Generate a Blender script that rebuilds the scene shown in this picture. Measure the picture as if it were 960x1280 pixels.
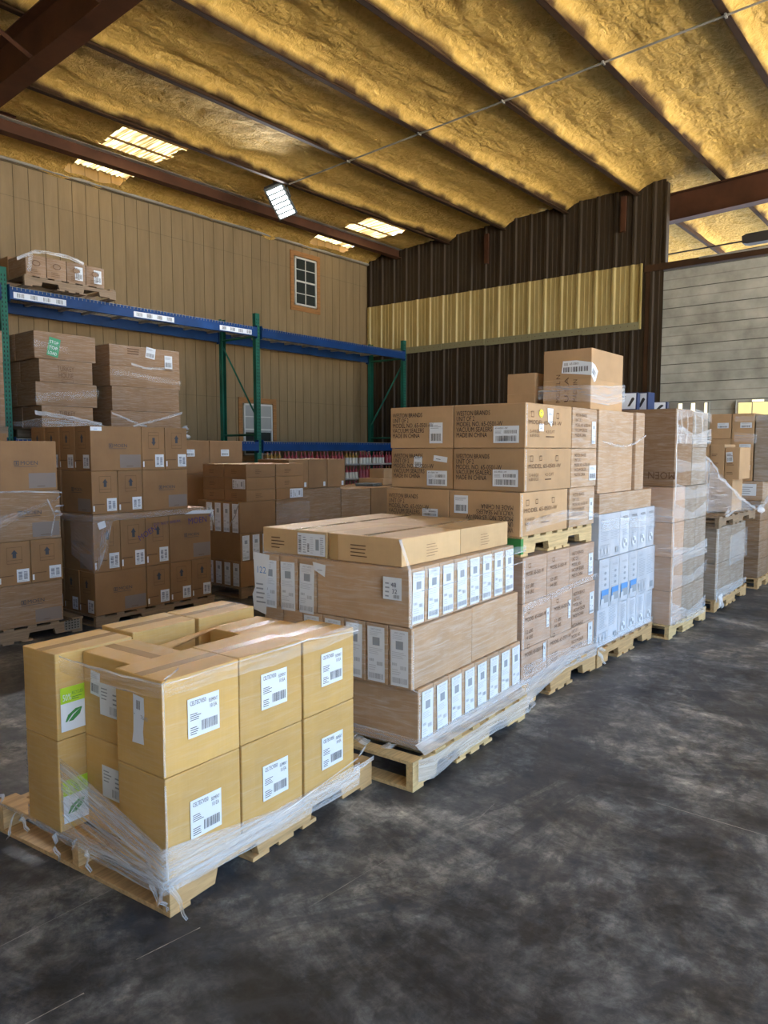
import bpy, bmesh, math, random
from mathutils import Vector, Matrix, noise
random.seed(7)
for o in list(bpy.data.objects): bpy.data.objects.remove(o)
S = bpy.context.scene
COL = S.collection
PI = math.pi

# ------------------------------------------------------------------ camera
TH = math.radians(39.565); PITCH = math.radians(4.82)
cd = bpy.data.cameras.new('camera'); cam = bpy.data.objects.new('camera', cd); COL.objects.link(cam)
cd.sensor_fit = 'VERTICAL'; cd.sensor_height = 36.0; cd.lens = 925/1280*36.0
cam.location = (0, 0, 1.55); cam.rotation_euler = (PI/2-PITCH, 0, TH-PI/2)
cd.clip_end = 200
S.camera = cam
# ------------------------------------------------------------------ sky, sun, exposure
w = bpy.data.worlds.new('sky'); S.world = w; w.use_nodes = True
bg = w.node_tree.nodes['Background']; bg.inputs[0].default_value = (0.53, 0.74, 1.0, 1); bg.inputs[1].default_value = 3.8
sl = bpy.data.lights.new('sun', 'SUN'); sun = bpy.data.objects.new('sun', sl); COL.objects.link(sun)
sl.energy = 62.0; sl.color = (1.0, 0.93, 0.82); sl.angle = math.radians(1.0)
sun.rotation_euler = Vector((-0.25, -0.55, -1.0)).to_track_quat('-Z', 'Y').to_euler()
S.view_settings.view_transform = 'Standard'; S.view_settings.look = 'None'
S.view_settings.gamma = 1.0; S.view_settings.use_curve_mapping = False
S.view_settings.exposure = 0.45

# ------------------------------------------------------------------ materials
def mat(name, color, rough=.7, metal=0., var=0., coat=0., coat_r=.25, emis=None, estr=0., spec=.5):
    m = bpy.data.materials.new(name); m.use_nodes = True
    b = m.node_tree.nodes['Principled BSDF']
    b.inputs['Base Color'].default_value = (*color, 1); b.inputs['Roughness'].default_value = rough
    b.inputs['Metallic'].default_value = metal; b.inputs['Specular IOR Level'].default_value = spec
    b.inputs['Coat Weight'].default_value = coat; b.inputs['Coat Roughness'].default_value = coat_r
    if emis: b.inputs['Emission Color'].default_value = (*emis, 1); b.inputs['Emission Strength'].default_value = estr
    return m
def nd(m, t, **k):
    n = m.node_tree.nodes.new(t)
    for a, v in k.items(): setattr(n, a, v)
    return n
def lk(m, a, b): m.node_tree.links.new(a, b)
def P(m): return m.node_tree.nodes['Principled BSDF']
def coords(m, kind='Object', scale=(1, 1, 1)):
    t = nd(m, 'ShaderNodeTexCoord'); mp = nd(m, 'ShaderNodeMapping'); mp.inputs['Scale'].default_value = scale
    lk(m, t.outputs[kind], mp.inputs['Vector']); return mp.outputs[0]
def noisen(m, vec, scale, detail=4, rough=.6, dist=0.):
    n = nd(m, 'ShaderNodeTexNoise'); n.inputs['Scale'].default_value = scale; n.inputs['Detail'].default_value = detail
    n.inputs['Roughness'].default_value = rough; n.inputs['Distortion'].default_value = dist
    lk(m, vec, n.inputs['Vector']); return n.outputs[0]
def ramp(m, src, stops):
    r = nd(m, 'ShaderNodeValToRGB'); e = r.color_ramp.elements
    while len(e) < len(stops): e.new(.5)
    for i, (p, c) in enumerate(stops): e[i].position = p; e[i].color = (*c, 1) if len(c) == 3 else c
    lk(m, src, r.inputs[0]); return r.outputs[0]
def bump(m, src, strength, dist=.01, coat=False):
    b = nd(m, 'ShaderNodeBump'); b.inputs['Strength'].default_value = strength; b.inputs['Distance'].default_value = dist
    lk(m, src, b.inputs['Height']); lk(m, b.outputs[0], P(m).inputs['Coat Normal' if coat else 'Normal']); return b
def mixc(m, f, a, b, blend='MIX'):
    n = nd(m, 'ShaderNodeMix', data_type='RGBA', blend_type=blend)
    for s, i in ((f, 0), (a, 6), (b, 7)):
        if isinstance(s, (int, float)): n.inputs[i].default_value = s
        elif isinstance(s, tuple): n.inputs[i].default_value = (*s, 1)
        else: lk(m, s, n.inputs[i])
    return n.outputs[2]

def cardboard(name, c, coat=0.):
    m = mat(name, c, .75, coat=coat, coat_r=.3)
    v = coords(m, 'Object', (1, 1, 1))
    n1 = noisen(m, v, 3.0, 4)
    vs = coords(m, 'Object', (1, 1, 0.02)); n2 = noisen(m, vs, 160, 2)
    oi = nd(m, 'ShaderNodeObjectInfo')
    r = ramp(m, n1, [(.3, tuple(x*.86 for x in c)), (.7, tuple(min(1, x*1.1) for x in c))])
    h = nd(m, 'ShaderNodeHueSaturation'); mr = nd(m, 'ShaderNodeMapRange')
    mr.inputs[3].default_value = .9; mr.inputs[4].default_value = 1.1
    lk(m, oi.outputs['Random'], mr.inputs[0]); lk(m, mr.outputs[0], h.inputs['Value']); lk(m, r, h.inputs['Color'])
    c2 = mixc(m, .10, h.outputs[0], n2, 'MULTIPLY')
    if coat >= .3:   # film highlights and milky haze painted into the carton colour as pale streaks
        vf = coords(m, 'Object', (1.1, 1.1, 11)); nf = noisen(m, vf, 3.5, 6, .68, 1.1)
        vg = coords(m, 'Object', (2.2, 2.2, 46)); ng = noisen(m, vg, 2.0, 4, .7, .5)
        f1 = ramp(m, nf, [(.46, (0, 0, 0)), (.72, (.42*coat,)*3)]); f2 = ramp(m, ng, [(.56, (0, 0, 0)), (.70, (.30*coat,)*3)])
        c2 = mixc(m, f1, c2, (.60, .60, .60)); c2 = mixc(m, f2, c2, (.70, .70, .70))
    lk(m, c2, P(m).inputs['Base Color'])
    bump(m, n1, .25, .01)
    if coat:
        va = coords(m, 'Object', (.6, .6, 9)); na = noisen(m, va, 6, 5, .7, .6)
        bump(m, na, .9, .012, True)
        cr = ramp(m, na, [(.40, (0, 0, 0)), (.75, (1, 1, 1))])
        mu = nd(m, 'ShaderNodeMath', operation='MULTIPLY_ADD'); lk(m, cr, mu.inputs[0]); mu.inputs[1].default_value = coat*.55; mu.inputs[2].default_value = coat*.2
        lk(m, mu.outputs[0], P(m).inputs['Coat Weight'])
    return m
M = {}
M['tan'] = cardboard('kraft_cardboard_golden', (.60, .37, .115), .32)
M['kraft'] = cardboard('kraft_cardboard', (.46, .29, .15), 0)
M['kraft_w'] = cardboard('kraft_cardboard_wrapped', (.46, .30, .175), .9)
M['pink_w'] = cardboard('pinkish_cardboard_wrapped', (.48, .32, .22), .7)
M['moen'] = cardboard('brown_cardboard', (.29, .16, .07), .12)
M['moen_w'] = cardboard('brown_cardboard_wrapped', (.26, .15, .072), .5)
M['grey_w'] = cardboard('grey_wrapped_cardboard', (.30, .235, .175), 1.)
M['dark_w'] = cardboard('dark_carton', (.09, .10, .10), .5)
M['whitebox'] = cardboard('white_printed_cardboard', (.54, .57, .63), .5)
M['flat'] = cardboard('flat_carton_cardboard', (.55, .37, .19), .25)
M['tape'] = mat('packing_tape', (.42, .27, .12), .25, coat=.5)
M['seam'] = mat('carton_seam', (.10, .06, .03), .9)
M['paper'] = mat('white_label_paper', (.70, .74, .79), .5)
M['ink'] = mat('black_ink', (.035, .03, .03), .7)
M['inkbrown'] = mat('brown_ink', (.13, .07, .035), .8)
M['inkdull'] = mat('faded_slate_ink', (.055, .06, .075), .8)
M['inkgrey'] = mat('grey_ink', (.30, .33, .37), .7)
M['inkpale'] = mat('pale_grey_ink', (.52, .55, .60), .7)
M['inkblue'] = mat('blue_ink', (.10, .28, .60), .6)
M['inknavy'] = mat('navy_ink', (.02, .03, .09), .5)
M['greyprint'] = mat('grey_printed_panel', (.22, .18, .16), .7)
M['green'] = mat('green_print', (.42, .62, .03), .5)
M['leaf'] = mat('leaf_green', (.05, .25, .06), .5)
M['yellow'] = mat('yellow_sticker', (.85, .75, .05), .5)
M['greentape'] = mat('green_tape', (.03, .28, .12), .4)
M['plate'] = mat('metal_corner_plate', (.35, .35, .33), .35, .8)
M['violet'] = mat('violet_print', (.06, .04, .16), .5)
M['redcap'] = mat('red_bottle', (.30, .03, .04), .3)
M['whitecap'] = mat('pale_bottle', (.55, .50, .42), .3)

def woodm(name, c):
    m = mat(name, c, .75); v = coords(m, 'Object', (1, 14, 14)); n = noisen(m, v, 4, 6, .65, .4)
    r = ramp(m, n, [(.3, tuple(x*.62 for x in c)), (.55, c), (.8, tuple(min(1, x*1.2) for x in c))])
    lk(m, r, P(m).inputs['Base Color']); bump(m, n, .3, .004); return m
M['wood'] = woodm('pallet_wood', (.52, .33, .15)); M['woodold'] = woodm('weathered_pallet_wood', (.27, .19, .12))
M['woodlight'] = woodm('fresh_pallet_wood', (.60, .43, .21))

def filmm(name, lo=.06, hi=.6, tint=(.92, .95, 1.)):
    m = bpy.data.materials.new(name); m.use_nodes = True; nt = m.node_tree; nt.nodes.clear()
    out = nd(m, 'ShaderNodeOutputMaterial'); tr = nd(m, 'ShaderNodeBsdfTransparent'); pb = nd(m, 'ShaderNodeBsdfPrincipled')
    pb.inputs['Base Color'].default_value = (*tint, 1); pb.inputs['Roughness'].default_value = .22
    mx = nd(m, 'ShaderNodeMixShader')
    uv = nd(m, 'ShaderNodeUVMap'); mp = nd(m, 'ShaderNodeMapping'); mp.inputs['Scale'].default_value = (1.2, 30, 1); lk(m, uv.outputs[0], mp.inputs[0])
    n = noisen(m, mp.outputs[0], 2.2, 5, .65, .8)
    r = ramp(m, n, [(.42, (lo,)*3), (.72, (hi,)*3)])
    lw = nd(m, 'ShaderNodeLayerWeight'); lw.inputs[0].default_value = .25
    ad = nd(m, 'ShaderNodeMath', operation='ADD', use_clamp=True); mu = nd(m, 'ShaderNodeMath', operation='MULTIPLY')
    lk(m, lw.outputs[1], mu.inputs[0]); mu.inputs[1].default_value = .25
    lk(m, r, ad.inputs[0]); lk(m, mu.outputs[0], ad.inputs[1])
    b = nd(m, 'ShaderNodeBump'); b.inputs['Strength'].default_value = .8; b.inputs['Distance'].default_value = .01; lk(m, n, b.inputs['Height']); lk(m, b.outputs[0], pb.inputs['Normal'])
    lk(m, ad.outputs[0], mx.inputs[0]); lk(m, tr.outputs[0], mx.inputs[1]); lk(m, pb.outputs[0], mx.inputs[2]); lk(m, mx.outputs[0], out.inputs[0])
    return m
M['film'] = filmm('clear_stretch_film', .02, .30); M['filmhaze'] = filmm('layered_stretch_film', .10, .46); M['filmrope'] = filmm('bunched_stretch_film', .22, .70); M['filmmilk'] = filmm('milky_stretch_film', .28, .62, (.78, .77, .78))

# ------------------------------------------------------------------ object helpers
def link_obj(name, me, parent=None, loc=None):
    o = bpy.data.objects.new(name, me); COL.objects.link(o)
    if parent: o.parent = parent
    if loc is not None: o.location = loc
    return o
def tag(o, label=None, cat=None, group=None, kind=None):
    if label: o['label'] = label
    if cat: o['category'] = cat
    if group: o['group'] = group
    if kind: o['kind'] = kind
    return o
def empty(name, loc, rz=0.):
    o = link_obj(name, None); o.location = loc; o.rotation_euler = (0, 0, rz); return o
class MB:
    def __init__(s): s.v = []; s.f = []; s.m = []; s.mats = []; s.uv = []
    def mi(s, m):
        if isinstance(m, str): m = M[m]
        if m not in s.mats: s.mats.append(m)
        return s.mats.index(m)
    def face(s, pts, m):
        k = len(s.v); s.v += [tuple(p) for p in pts]; s.f.append(tuple(range(k, k+len(pts)))); s.m.append(s.mi(m))
    def box(s, x0, x1, y0, y1, z0, z1, m):
        k = len(s.v); i = s.mi(m)
        s.v += [(x, y, z) for z in (z0, z1) for y in (y0, y1) for x in (x0, x1)]
        for f in ((0, 2, 3, 1), (4, 5, 7, 6), (0, 1, 5, 4), (2, 6, 7, 3), (0, 4, 6, 2), (1, 3, 7, 5)):
            s.f.append(tuple(k+j for j in f)); s.m.append(i)
    def prism(s, poly, axis, a, b, m):
        # poly in the two other axes (in order), extruded along axis from a to b
        def mk(p, t):
            q = list(p); q.insert(axis, t); return tuple(q)
        k = len(s.v); n = len(poly); i = s.mi(m)
        s.v += [mk(p, a) for p in poly]+[mk(p, b) for p in poly]
        s.f.append(tuple(range(k, k+n))); s.f.append(tuple(range(k+2*n-1, k+n-1, -1))); s.m += [i, i]
        for j in range(n): s.f.append((k+j, k+n+j, k+n+(j+1) % n, k+(j+1) % n)); s.m.append(i)
    def tube(s, pts, r, m, n=8):
        i = s.mi(m); pts = [Vector(p) for p in pts]; k0 = len(s.v)
        for j, p in enumerate(pts):
            d = (pts[min(j+1, len(pts)-1)]-pts[max(j-1, 0)]).normalized()
            a = d.orthogonal().normalized() if abs(d.z) > .99 else d.cross(Vector((0, 0, 1))).normalized()
            b = d.cross(a)
            s.v += [tuple(p+(a*math.cos(2*PI*q/n)+b*math.sin(2*PI*q/n))*r) for q in range(n)]
        for j in range(len(pts)-1):
            for q in range(n):
                a0 = k0+j*n+q; a1 = k0+j*n+(q+1) % n; s.f.append((a0, a1, a1+n, a0+n)); s.m.append(i)
        s.f.append(tuple(range(k0, k0+n))); s.f.append(tuple(reversed(range(k0+(len(pts)-1)*n, k0+len(pts)*n)))); s.m += [i, i]
    def mesh(s, name, recalc=True, smooth=False):
        me = bpy.data.meshes.new(name); me.from_pydata(s.v, [], s.f)
        for m in s.mats: me.materials.append(m)
        me.polygons.foreach_set('material_index', s.m)
        if recalc:
            b = bmesh.new(); b.from_mesh(me); bmesh.ops.recalc_face_normals(b, faces=b.faces); b.to_mesh(me); b.free()
        if smooth: me.polygons.foreach_set('use_smooth', [True]*len(me.polygons))
        me.update(); return me
    def build(s, name, parent=None, loc=None, bev=0., **k):
        o = link_obj(name, s.mesh(name, **k), parent, loc)
        if bev:
            md = o.modifiers.new('bevel', 'BEVEL'); md.width = bev; md.segments = 2; md.limit_method = 'ANGLE'
        return o

# ---- text outlines, cached
_TX = {}
def text_mesh(s):
    if s not in _TX:
        c = bpy.data.curves.new('t', 'FONT'); c.body = s; c.size = 1; c.resolution_u = 2
        o = bpy.data.objects.new('t', c); COL.objects.link(o)
        bpy.context.view_layer.update()
        me = bpy.data.meshes.new_from_object(o.evaluated_get(bpy.context.evaluated_depsgraph_get()))
        vs = [(v.co.x, v.co.y) for v in me.vertices]; fs = [tuple(p.vertices) for p in me.polygons]
        bpy.data.objects.remove(o); bpy.data.curves.remove(c); bpy.data.meshes.remove(me)
        wd = max((v[0] for v in vs), default=1); _TX[s] = (vs, fs, wd)
    return _TX[s]

class Decal:
    """flat printed artwork on one face of a carton; u to the right, v up, layered by tenths of a millimetre"""
    def __init__(s, org, ud, vd, nrm):
        s.o = Vector(org); s.u = Vector(ud); s.w = Vector(vd); s.n = Vector(nrm); s.b = MB(); s.T = None
    def p(s, u, v, l):
        if s.T:
            cu, cv, a = s.T; du, dv = u-cu, v-cv; u = cu+du*math.cos(a)-dv*math.sin(a); v = cv+du*math.sin(a)+dv*math.cos(a)
        return s.o+s.u*u+s.w*v+s.n*(.0016+l*.0006)
    def rect(s, u, v, w, h, m, l=0): s.b.face([s.p(u, v, l), s.p(u+w, v, l), s.p(u+w, v+h, l), s.p(u, v+h, l)], m)
    def poly(s, pts, m, l=0): s.b.face([s.p(a, b, l) for a, b in pts], m)
    def ellipse(s, u, v, a, b, m, l=0, n=14): s.poly([(u+a*math.cos(2*PI*i/n), v+b*math.sin(2*PI*i/n)) for i in range(n)], m, l)
    def frame(s, u, v, w, h, t, m, l=0):
        s.rect(u, v, w, t, m, l); s.rect(u, v+h-t, w, t, m, l); s.rect(u, v, t, h, m, l); s.rect(u+w-t, v, t, h, m, l)
    def text(s, t, u, v, size, m, l=1, width=None, flip=False, vert=False):
        vs, fs, wd = text_mesh(t); sx = (width/wd) if width else size; sy = size
        k = len(s.b.v); i = s.b.mi(m)
        for x, y in vs:
            a, b = x*sx, y*sy
            if flip: a, b = wd*sx-a, size*.7-b
            if vert: a, b = -b+size*.7, a
            s.b.v.append(tuple(s.p(u+a, v+b, l)))
        for f in fs: s.b.f.append(tuple(k+j for j in f)); s.b.m.append(i)
    def barcode(s, u, v, w, h, m='ink', l=1, n=12, horiz=False):
        q = 0.
        for j in range(n):
            bw = w/n*random.choice((.3, .45, .6)) if not horiz else h/n*random.choice((.3, .5, .6))
            if not horiz: s.rect(u+w*j/n, v, bw, h, m, l)
            else: s.rect(u, v+h*j/n, w, bw, m, l)
    def lines(s, u, v, w, h, n, m='inkgrey', l=1, t=.35):
        for j in range(n): s.rect(u, v+h*j/n, w*random.uniform(.6, 1), h/n*t, m, l)
    def done(s, name, parent, label=None):
        o = s.b.build(name, parent, recalc=False)
        if label: o['label'] = label
        return o

class Stack:
    """local frame of one pallet load: origin at its near corner, yaw in degrees"""
    def __init__(s, x, y, yaw, z=0., k=1.): s.k = k; s.M = Matrix.Translation((x, y, z)) @ Matrix.Rotation(math.radians(yaw), 4, 'Z'); s.yaw = math.radians(yaw)
    def zz(s, z): return z if z < .16 or s.k == 1 else 1.55+(z-1.55)*s.k
    def pt(s, x, y, z): return s.M @ Vector((x*s.k, y*s.k, s.zz(z)))

def carton_mesh(w, d, h, m, seam='x', sag=.0, jit=.0025, open_top=False):
    b = bmesh.new()
    nx, ny, nz = 6, 6, 4
    me = bpy.data.meshes.new('carton')
    vid = {}
    def V(i, j, k):
        key = (i, j, k)
        if key not in vid:
            x = (i/nx-.5)*w; y = (j/ny-.5)*d; z = k/nz*h
            u, v, t = i/nx, j/ny, k/nz
            bu = math.sin(PI*t)*.004
            if i == 0: x -= bu*math.sin(PI*v)
            if i == nx: x += bu*math.sin(PI*v)
            if j == 0: y -= bu*math.sin(PI*u)
            if j == ny: y += bu*math.sin(PI*u)
            if k == nz: z -= sag*math.sin(PI*u)*math.sin(PI*v)
            vid[key] = b.verts.new((x, y, z))
        return vid[key]
    for i in range(nx):
        for j in range(ny):
            b.faces.new((V(i, j, 0), V(i, j+1, 0), V(i+1, j+1, 0), V(i+1, j, 0)))
            b.faces.new((V(i, j, nz), V(i+1, j, nz), V(i+1, j+1, nz), V(i, j+1, nz)))
    for k in range(nz):
        for i in range(nx):
            b.faces.new((V(i, 0, k), V(i+1, 0, k), V(i+1, 0, k+1), V(i, 0, k+1)))
            b.faces.new((V(i, ny, k), V(i, ny, k+1), V(i+1, ny, k+1), V(i+1, ny, k)))
        for j in range(ny):
            b.faces.new((V(0, j, k), V(0, j, k+1), V(0, j+1, k+1), V(0, j+1, k)))
            b.faces.new((V(nx, j, k), V(nx, j+1, k), V(nx, j+1, k+1), V(nx, j, k+1)))
    for v in b.verts:
        ex = abs(abs(v.co.x)-w/2) < .006; ey = abs(abs(v.co.y)-d/2) < .006
        if ex and ey: v.co.x *= 1-.006*random.random(); v.co.y *= 1-.006*random.random()
        if abs(v.co.z) < 1e-5: pass
    b.to_mesh(me); b.free(); me.materials.append(M[m] if isinstance(m, str) else m)
    return me
BOXES = []
def carton(st, x0, x1, y0, y1, z0, z1, m='kraft', label='', group=None, seam='x', top=False, name='cardboard_box', sag=0., cat='box', tapes=(), gap=.002, jit=.25):
    k = st.k; w, d = (x1-x0)*k-2*gap, (y1-y0)*k-2*gap; h = st.zz(z1)-st.zz(z0)-.001
    me = carton_mesh(w, d, h, m, seam, sag)
    o = link_obj(name, me); o.location = st.pt((x0+x1)/2, (y0+y1)/2, z0); o.rotation_euler = (0, 0, st.yaw+math.radians(random.uniform(-jit, jit)))
    md = o.modifiers.new('bevel', 'BEVEL'); md.width = .004; md.segments = 2; md.limit_method = 'ANGLE'; md.angle_limit = math.radians(50)
    tag(o, label, cat, group)
    o['_w'] = w; o['_d'] = d; o['_h'] = h; BOXES.append(o)
    if top:
        # two long flaps meeting in the middle, sealed with tape
        t = .003; q = MB()
        zt = h-sag*.3
        if seam == 'x':
            q.box(-w/2+.004, w/2-.004, -d/2+.004, -.003, zt, zt+t, m); q2 = MB(); q2.box(-w/2+.004, w/2-.004, .003, d/2-.004, zt, zt+t, m)
            q3 = MB(); q3.box(-w/2+.002, w/2-.002, -.022, .022, zt+t, zt+t+.0006, 'tape')
        else:
            q.box(-w/2+.004, -.003, -d/2+.004, d/2-.004, zt, zt+t, m); q2 = MB(); q2.box(.003, w/2-.004, -d/2+.004, d/2-.004, zt, zt+t, m)
            q3 = MB(); q3.box(-.022, .022, -d/2+.002, d/2-.002, zt+t, zt+t+.0006, 'tape')
        q.build('flap', o); q2.build('flap', o); q3.build('tape', o)
    for f in tapes:
        dc = face(o, f); W = dc.W; dc.rect(W/2-.025, 0, .05, h*.98, 'tape', 0); dc.done('tape', o)
    return o
def face(o, f):
    w, d, h = o['_w'], o['_d'], o['_h']; e = .0042
    if f == 'R': dc = Decal((-w/2, -d/2-e, 0), (1, 0, 0), (0, 0, 1), (0, -1, 0)); dc.W = w
    elif f == 'L': dc = Decal((-w/2-e, d/2, 0), (0, -1, 0), (0, 0, 1), (-1, 0, 0)); dc.W = d
    else: dc = Decal((-w/2, -d/2, h+.004), (1, 0, 0), (0, 1, 0), (0, 0, 1)); dc.W = w
    dc.H = h; return dc

# ---- label artwork
def lab_element(o, f, u, v, w=.125, h=.125):
    d = face(o, f); d.T = None
    d.rect(u, v, w, h, 'paper')
    d.text('CELTECV050', u+w*.07, v+h*.82, .022, 'ink', width=w*.5)
    d.text('ELEMENT', u+w*.66, v+h*.77, .018, 'ink', width=w*.28); d.text('10 EA', u+w*.68, v+h*.62, .02, 'ink', width=w*.24)
    d.lines(u+w*.07, v+h*.44, w*.34, h*.2, 4, 'ink'); d.lines(u+w*.07, v+h*.08, w*.28, h*.22, 4, 'ink')
    d.barcode(u+w*.42, v+h*.12, w*.52, h*.25, n=16)
    d.done('shipping_label', o)
def lab_tall(o, f, u, v, w=.09, h=.25, crook=0.):
    d = face(o, f); d.T = (u+w/2, v+h/2, crook)
    d.rect(u, v, w, h, 'paper')
    d.text('DIRECT CARTON', u+w*.2, v+h*.935, .012, 'inkgrey', width=w*.6)
    d.lines(u+w*.12, v+h*.84, w*.76, h*.09, 3, 'inkpale')
    d.rect(u+w*.3, v+h*.66, w*.42, h*.15, 'inkgrey', 1)
    d.lines(u+w*.08, v+h*.50, w*.84, h*.13, 4, 'inkpale'); d.barcode(u+w*.1, v+h*.36, w*.28, h*.05, 'inkgrey', n=7); d.barcode(u+w*.55, v+h*.3, w*.34, h*.07, 'inkgrey', n=8)
    d.lines(u+w*.08, v+h*.2, w*.5, h*.12, 3, 'inkpale'); d.barcode(u+w*.07, v+h*.05, w*.86, h*.1, 'inkgrey', n=20)
    d.done('shipping_label', o)
def lab_small(o, f, u, v, w=.09, h=.11, n=2, m='inkblue'):
    d = face(o, f); d.rect(u, v, w, h, 'paper')
    d.barcode(u+w*.14, v+h*.2, w*.3, h*.62, 'inknavy', n=9, horiz=True); d.barcode(u+w*.56, v+h*.2, w*.3, h*.62, 'inknavy', n=9, horiz=True)
    d.lines(u+w*.1, v+h*.06, w*.8, h*.1, 2, 'inkgrey'); d.done('shipping_label', o)
def lab_bar(o, f, u, v, w, h, crook=0.):
    d = face(o, f); d.T = (u+w/2, v+h/2, crook); d.rect(u, v, w, h, 'paper')
    d.lines(u+w*.08, v+h*.72, w*.8, h*.2, 3, 'inkgrey'); d.barcode(u+w*.1, v+h*.12, w*.8, h*.35, 'ink', n=14)
    d.done('shipping_label', o)
def lab_wide(o, f, u, v, w, h):
    d = face(o, f); d.rect(u, v, w, h, 'paper'); d.barcode(u+w*.04, v+h*.1, w*.1, h*.8, 'ink', n=12, horiz=True)
    d.lines(u+w*.2, v+h*.1, w*.14, h*.8, 7, 'inkgrey'); d.barcode(u+w*.36, v+h*.15, w*.07, h*.4, 'ink', n=8, horiz=True)
    d.lines(u+w*.47, v+h*.1, w*.14, h*.8, 8, 'inkpale'); d.rect(u+w*.66, v+h*.25, w*.12, h*.5, 'inkgrey', 1); d.lines(u+w*.82, v+h*.1, w*.14, h*.8, 9, 'inkgrey'); d.done('shipping_label', o)
def moen_logo(o, f, u, v, w=.17):
    d = face(o, f); s = w*.2
    d.frame(u, v, s, s*.95, s*.13, 'inkdull'); d.rect(u+s*.3, v+s*.25, s*.4, s*.14, 'inkdull'); d.rect(u+s*.3, v+s*.55, s*.4, s*.14, 'inkdull'); d.rect(u+s*.43, v+s*.2, s*.14, s*.55, 'inkdull')
    d.text('MOEN', u+s*1.25, v+s*.1, s*1.15, 'inkdull', width=w*.74); d.rect(u, v-s*.3, w*.95, s*.09, 'inkdull'); d.done('printed_logo', o)
def grey_panel(o, f, u, v, w, h):
    d = face(o, f); d.rect(u, v, w, h, 'greyprint'); d.lines(u+w*.3, v+h*.1, w*.4, h*.1, 1, 'inkbrown'); d.done('printed_panel', o)
def arrow_print(o, f, u, v, w=.13, h=.2, t=True, down=False):
    d = face(o, f); c = u+w/2
    if down: d.T = (u+w/2, v+h/2, PI)
    d.frame(u, v, w, h, .003, 'inkbrown'); d.rect(u, v+h*.2, w, .003, 'inkbrown')
    d.poly([(c-w*.22, v+h*.6), (c+w*.22, v+h*.6), (c, v+h*.84)], 'inkdull'); d.rect(c-w*.12, v+h*.34, w*.24, h*.26, 'inkdull')
    if t: d.text('FRAGILE', u+w*.1, v-h*.16, .02, 'inkbrown', width=w*.8)
    d.done('printed_arrow', o)
def moen_long(o, f, W=None):
    W = o['_w'] if f == 'R' else o['_d']; h = o['_h']; W = min(W, .68)
    moen_logo(o, f, W*.34, h*.52, W*.36); grey_panel(o, f, W*.55, h*.06, W*.42, h*.3)
def moen_end(o, f, label=True, dots=True, down=False):
    W = o['_w'] if f == 'R' else o['_d']; h = o['_h']
    arrow_print(o, f, W*.27, h*.50, W*.46, h*.38, False, down)
    d = face(o, f); d.rect(W*.04, h*.22, W*.42, h*.018, 'inkbrown'); d.done('printed_line', o)
    if label: lab_small(o, f, W*.55, h*.06, W*.38, h*.3)
    if dots: d = face(o, f); d.rect(W*.02, h*.07, W*.06, h*.13, 'paper'); d.done('white_sticker', o)

# ---- pallets
def pallet(st, L, W, H=.14, wood='wood', label='', group=None, z=0., green=False, name='wooden_pallet', nb=7, plate=False):
    r = empty(name, st.pt(0, 0, z), st.yaw); tag(r, label, 'pallet', group)
    t = .017; h0 = t; h1 = H-t
    def stringer(y0):
        q = MB(); n1, n2 = L*.17, L*.36; n3, n4 = L*.62, L*.81; zt = h0+(h1-h0)*.55
        poly = [(0, h0), (n1, h0), (n1+.015, zt), (n2-.015, zt), (n2, h0), (n3, h0), (n3+.015, zt), (n4-.015, zt), (n4, h0), (L, h0), (L, h1), (0, h1)]
        q.prism(poly, 1, y0, y0+.038, wood); o = q.build('stringer', r, bev=.002); return o
    for i, y0 in enumerate((0, W/2-.019, W-.038)): stringer(y0)
    if green: q = MB(); q.box(-.001, .03, -.001, W*.1, h0, h1, 'leaf'); q.build('painted_end', r)
    for i in range(nb):
        x = (L-.09)*i/(nb-1); q = MB(); wv = random.uniform(.075, .1)
        q.box(x, x+wv, -.004+random.uniform(-.004, .004), W+.004, h1, H, wood); q.build('deck_board', r, bev=.002)
    for i, x in enumerate((0, L*.27, L*.455, L*.64, L-.09) if L < 1.3 else (0, L*.3, L*.455, L*.64, L-.09)):
        q = MB(); wv = .09; 
        if i in (1, 3): x += .015*(1 if i == 1 else -1)*5
        q.box(x, x+wv, 0, W, 0, h0, wood); q.build('bottom_board', r, bev=.002)
    if plate:
        q = MB(); q.box(L-.16, L-.02, -.003, 0, h0+.01, h1, 'plate')
        for i in range(5):
            for j in range(4): q.box(L-.15+i*.026, L-.138+i*.026, -.004, -.003, h0+.02+j*.022, h0+.03+j*.022, 'ink')
        q.build('metal_plate', r)
    return r

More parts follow.
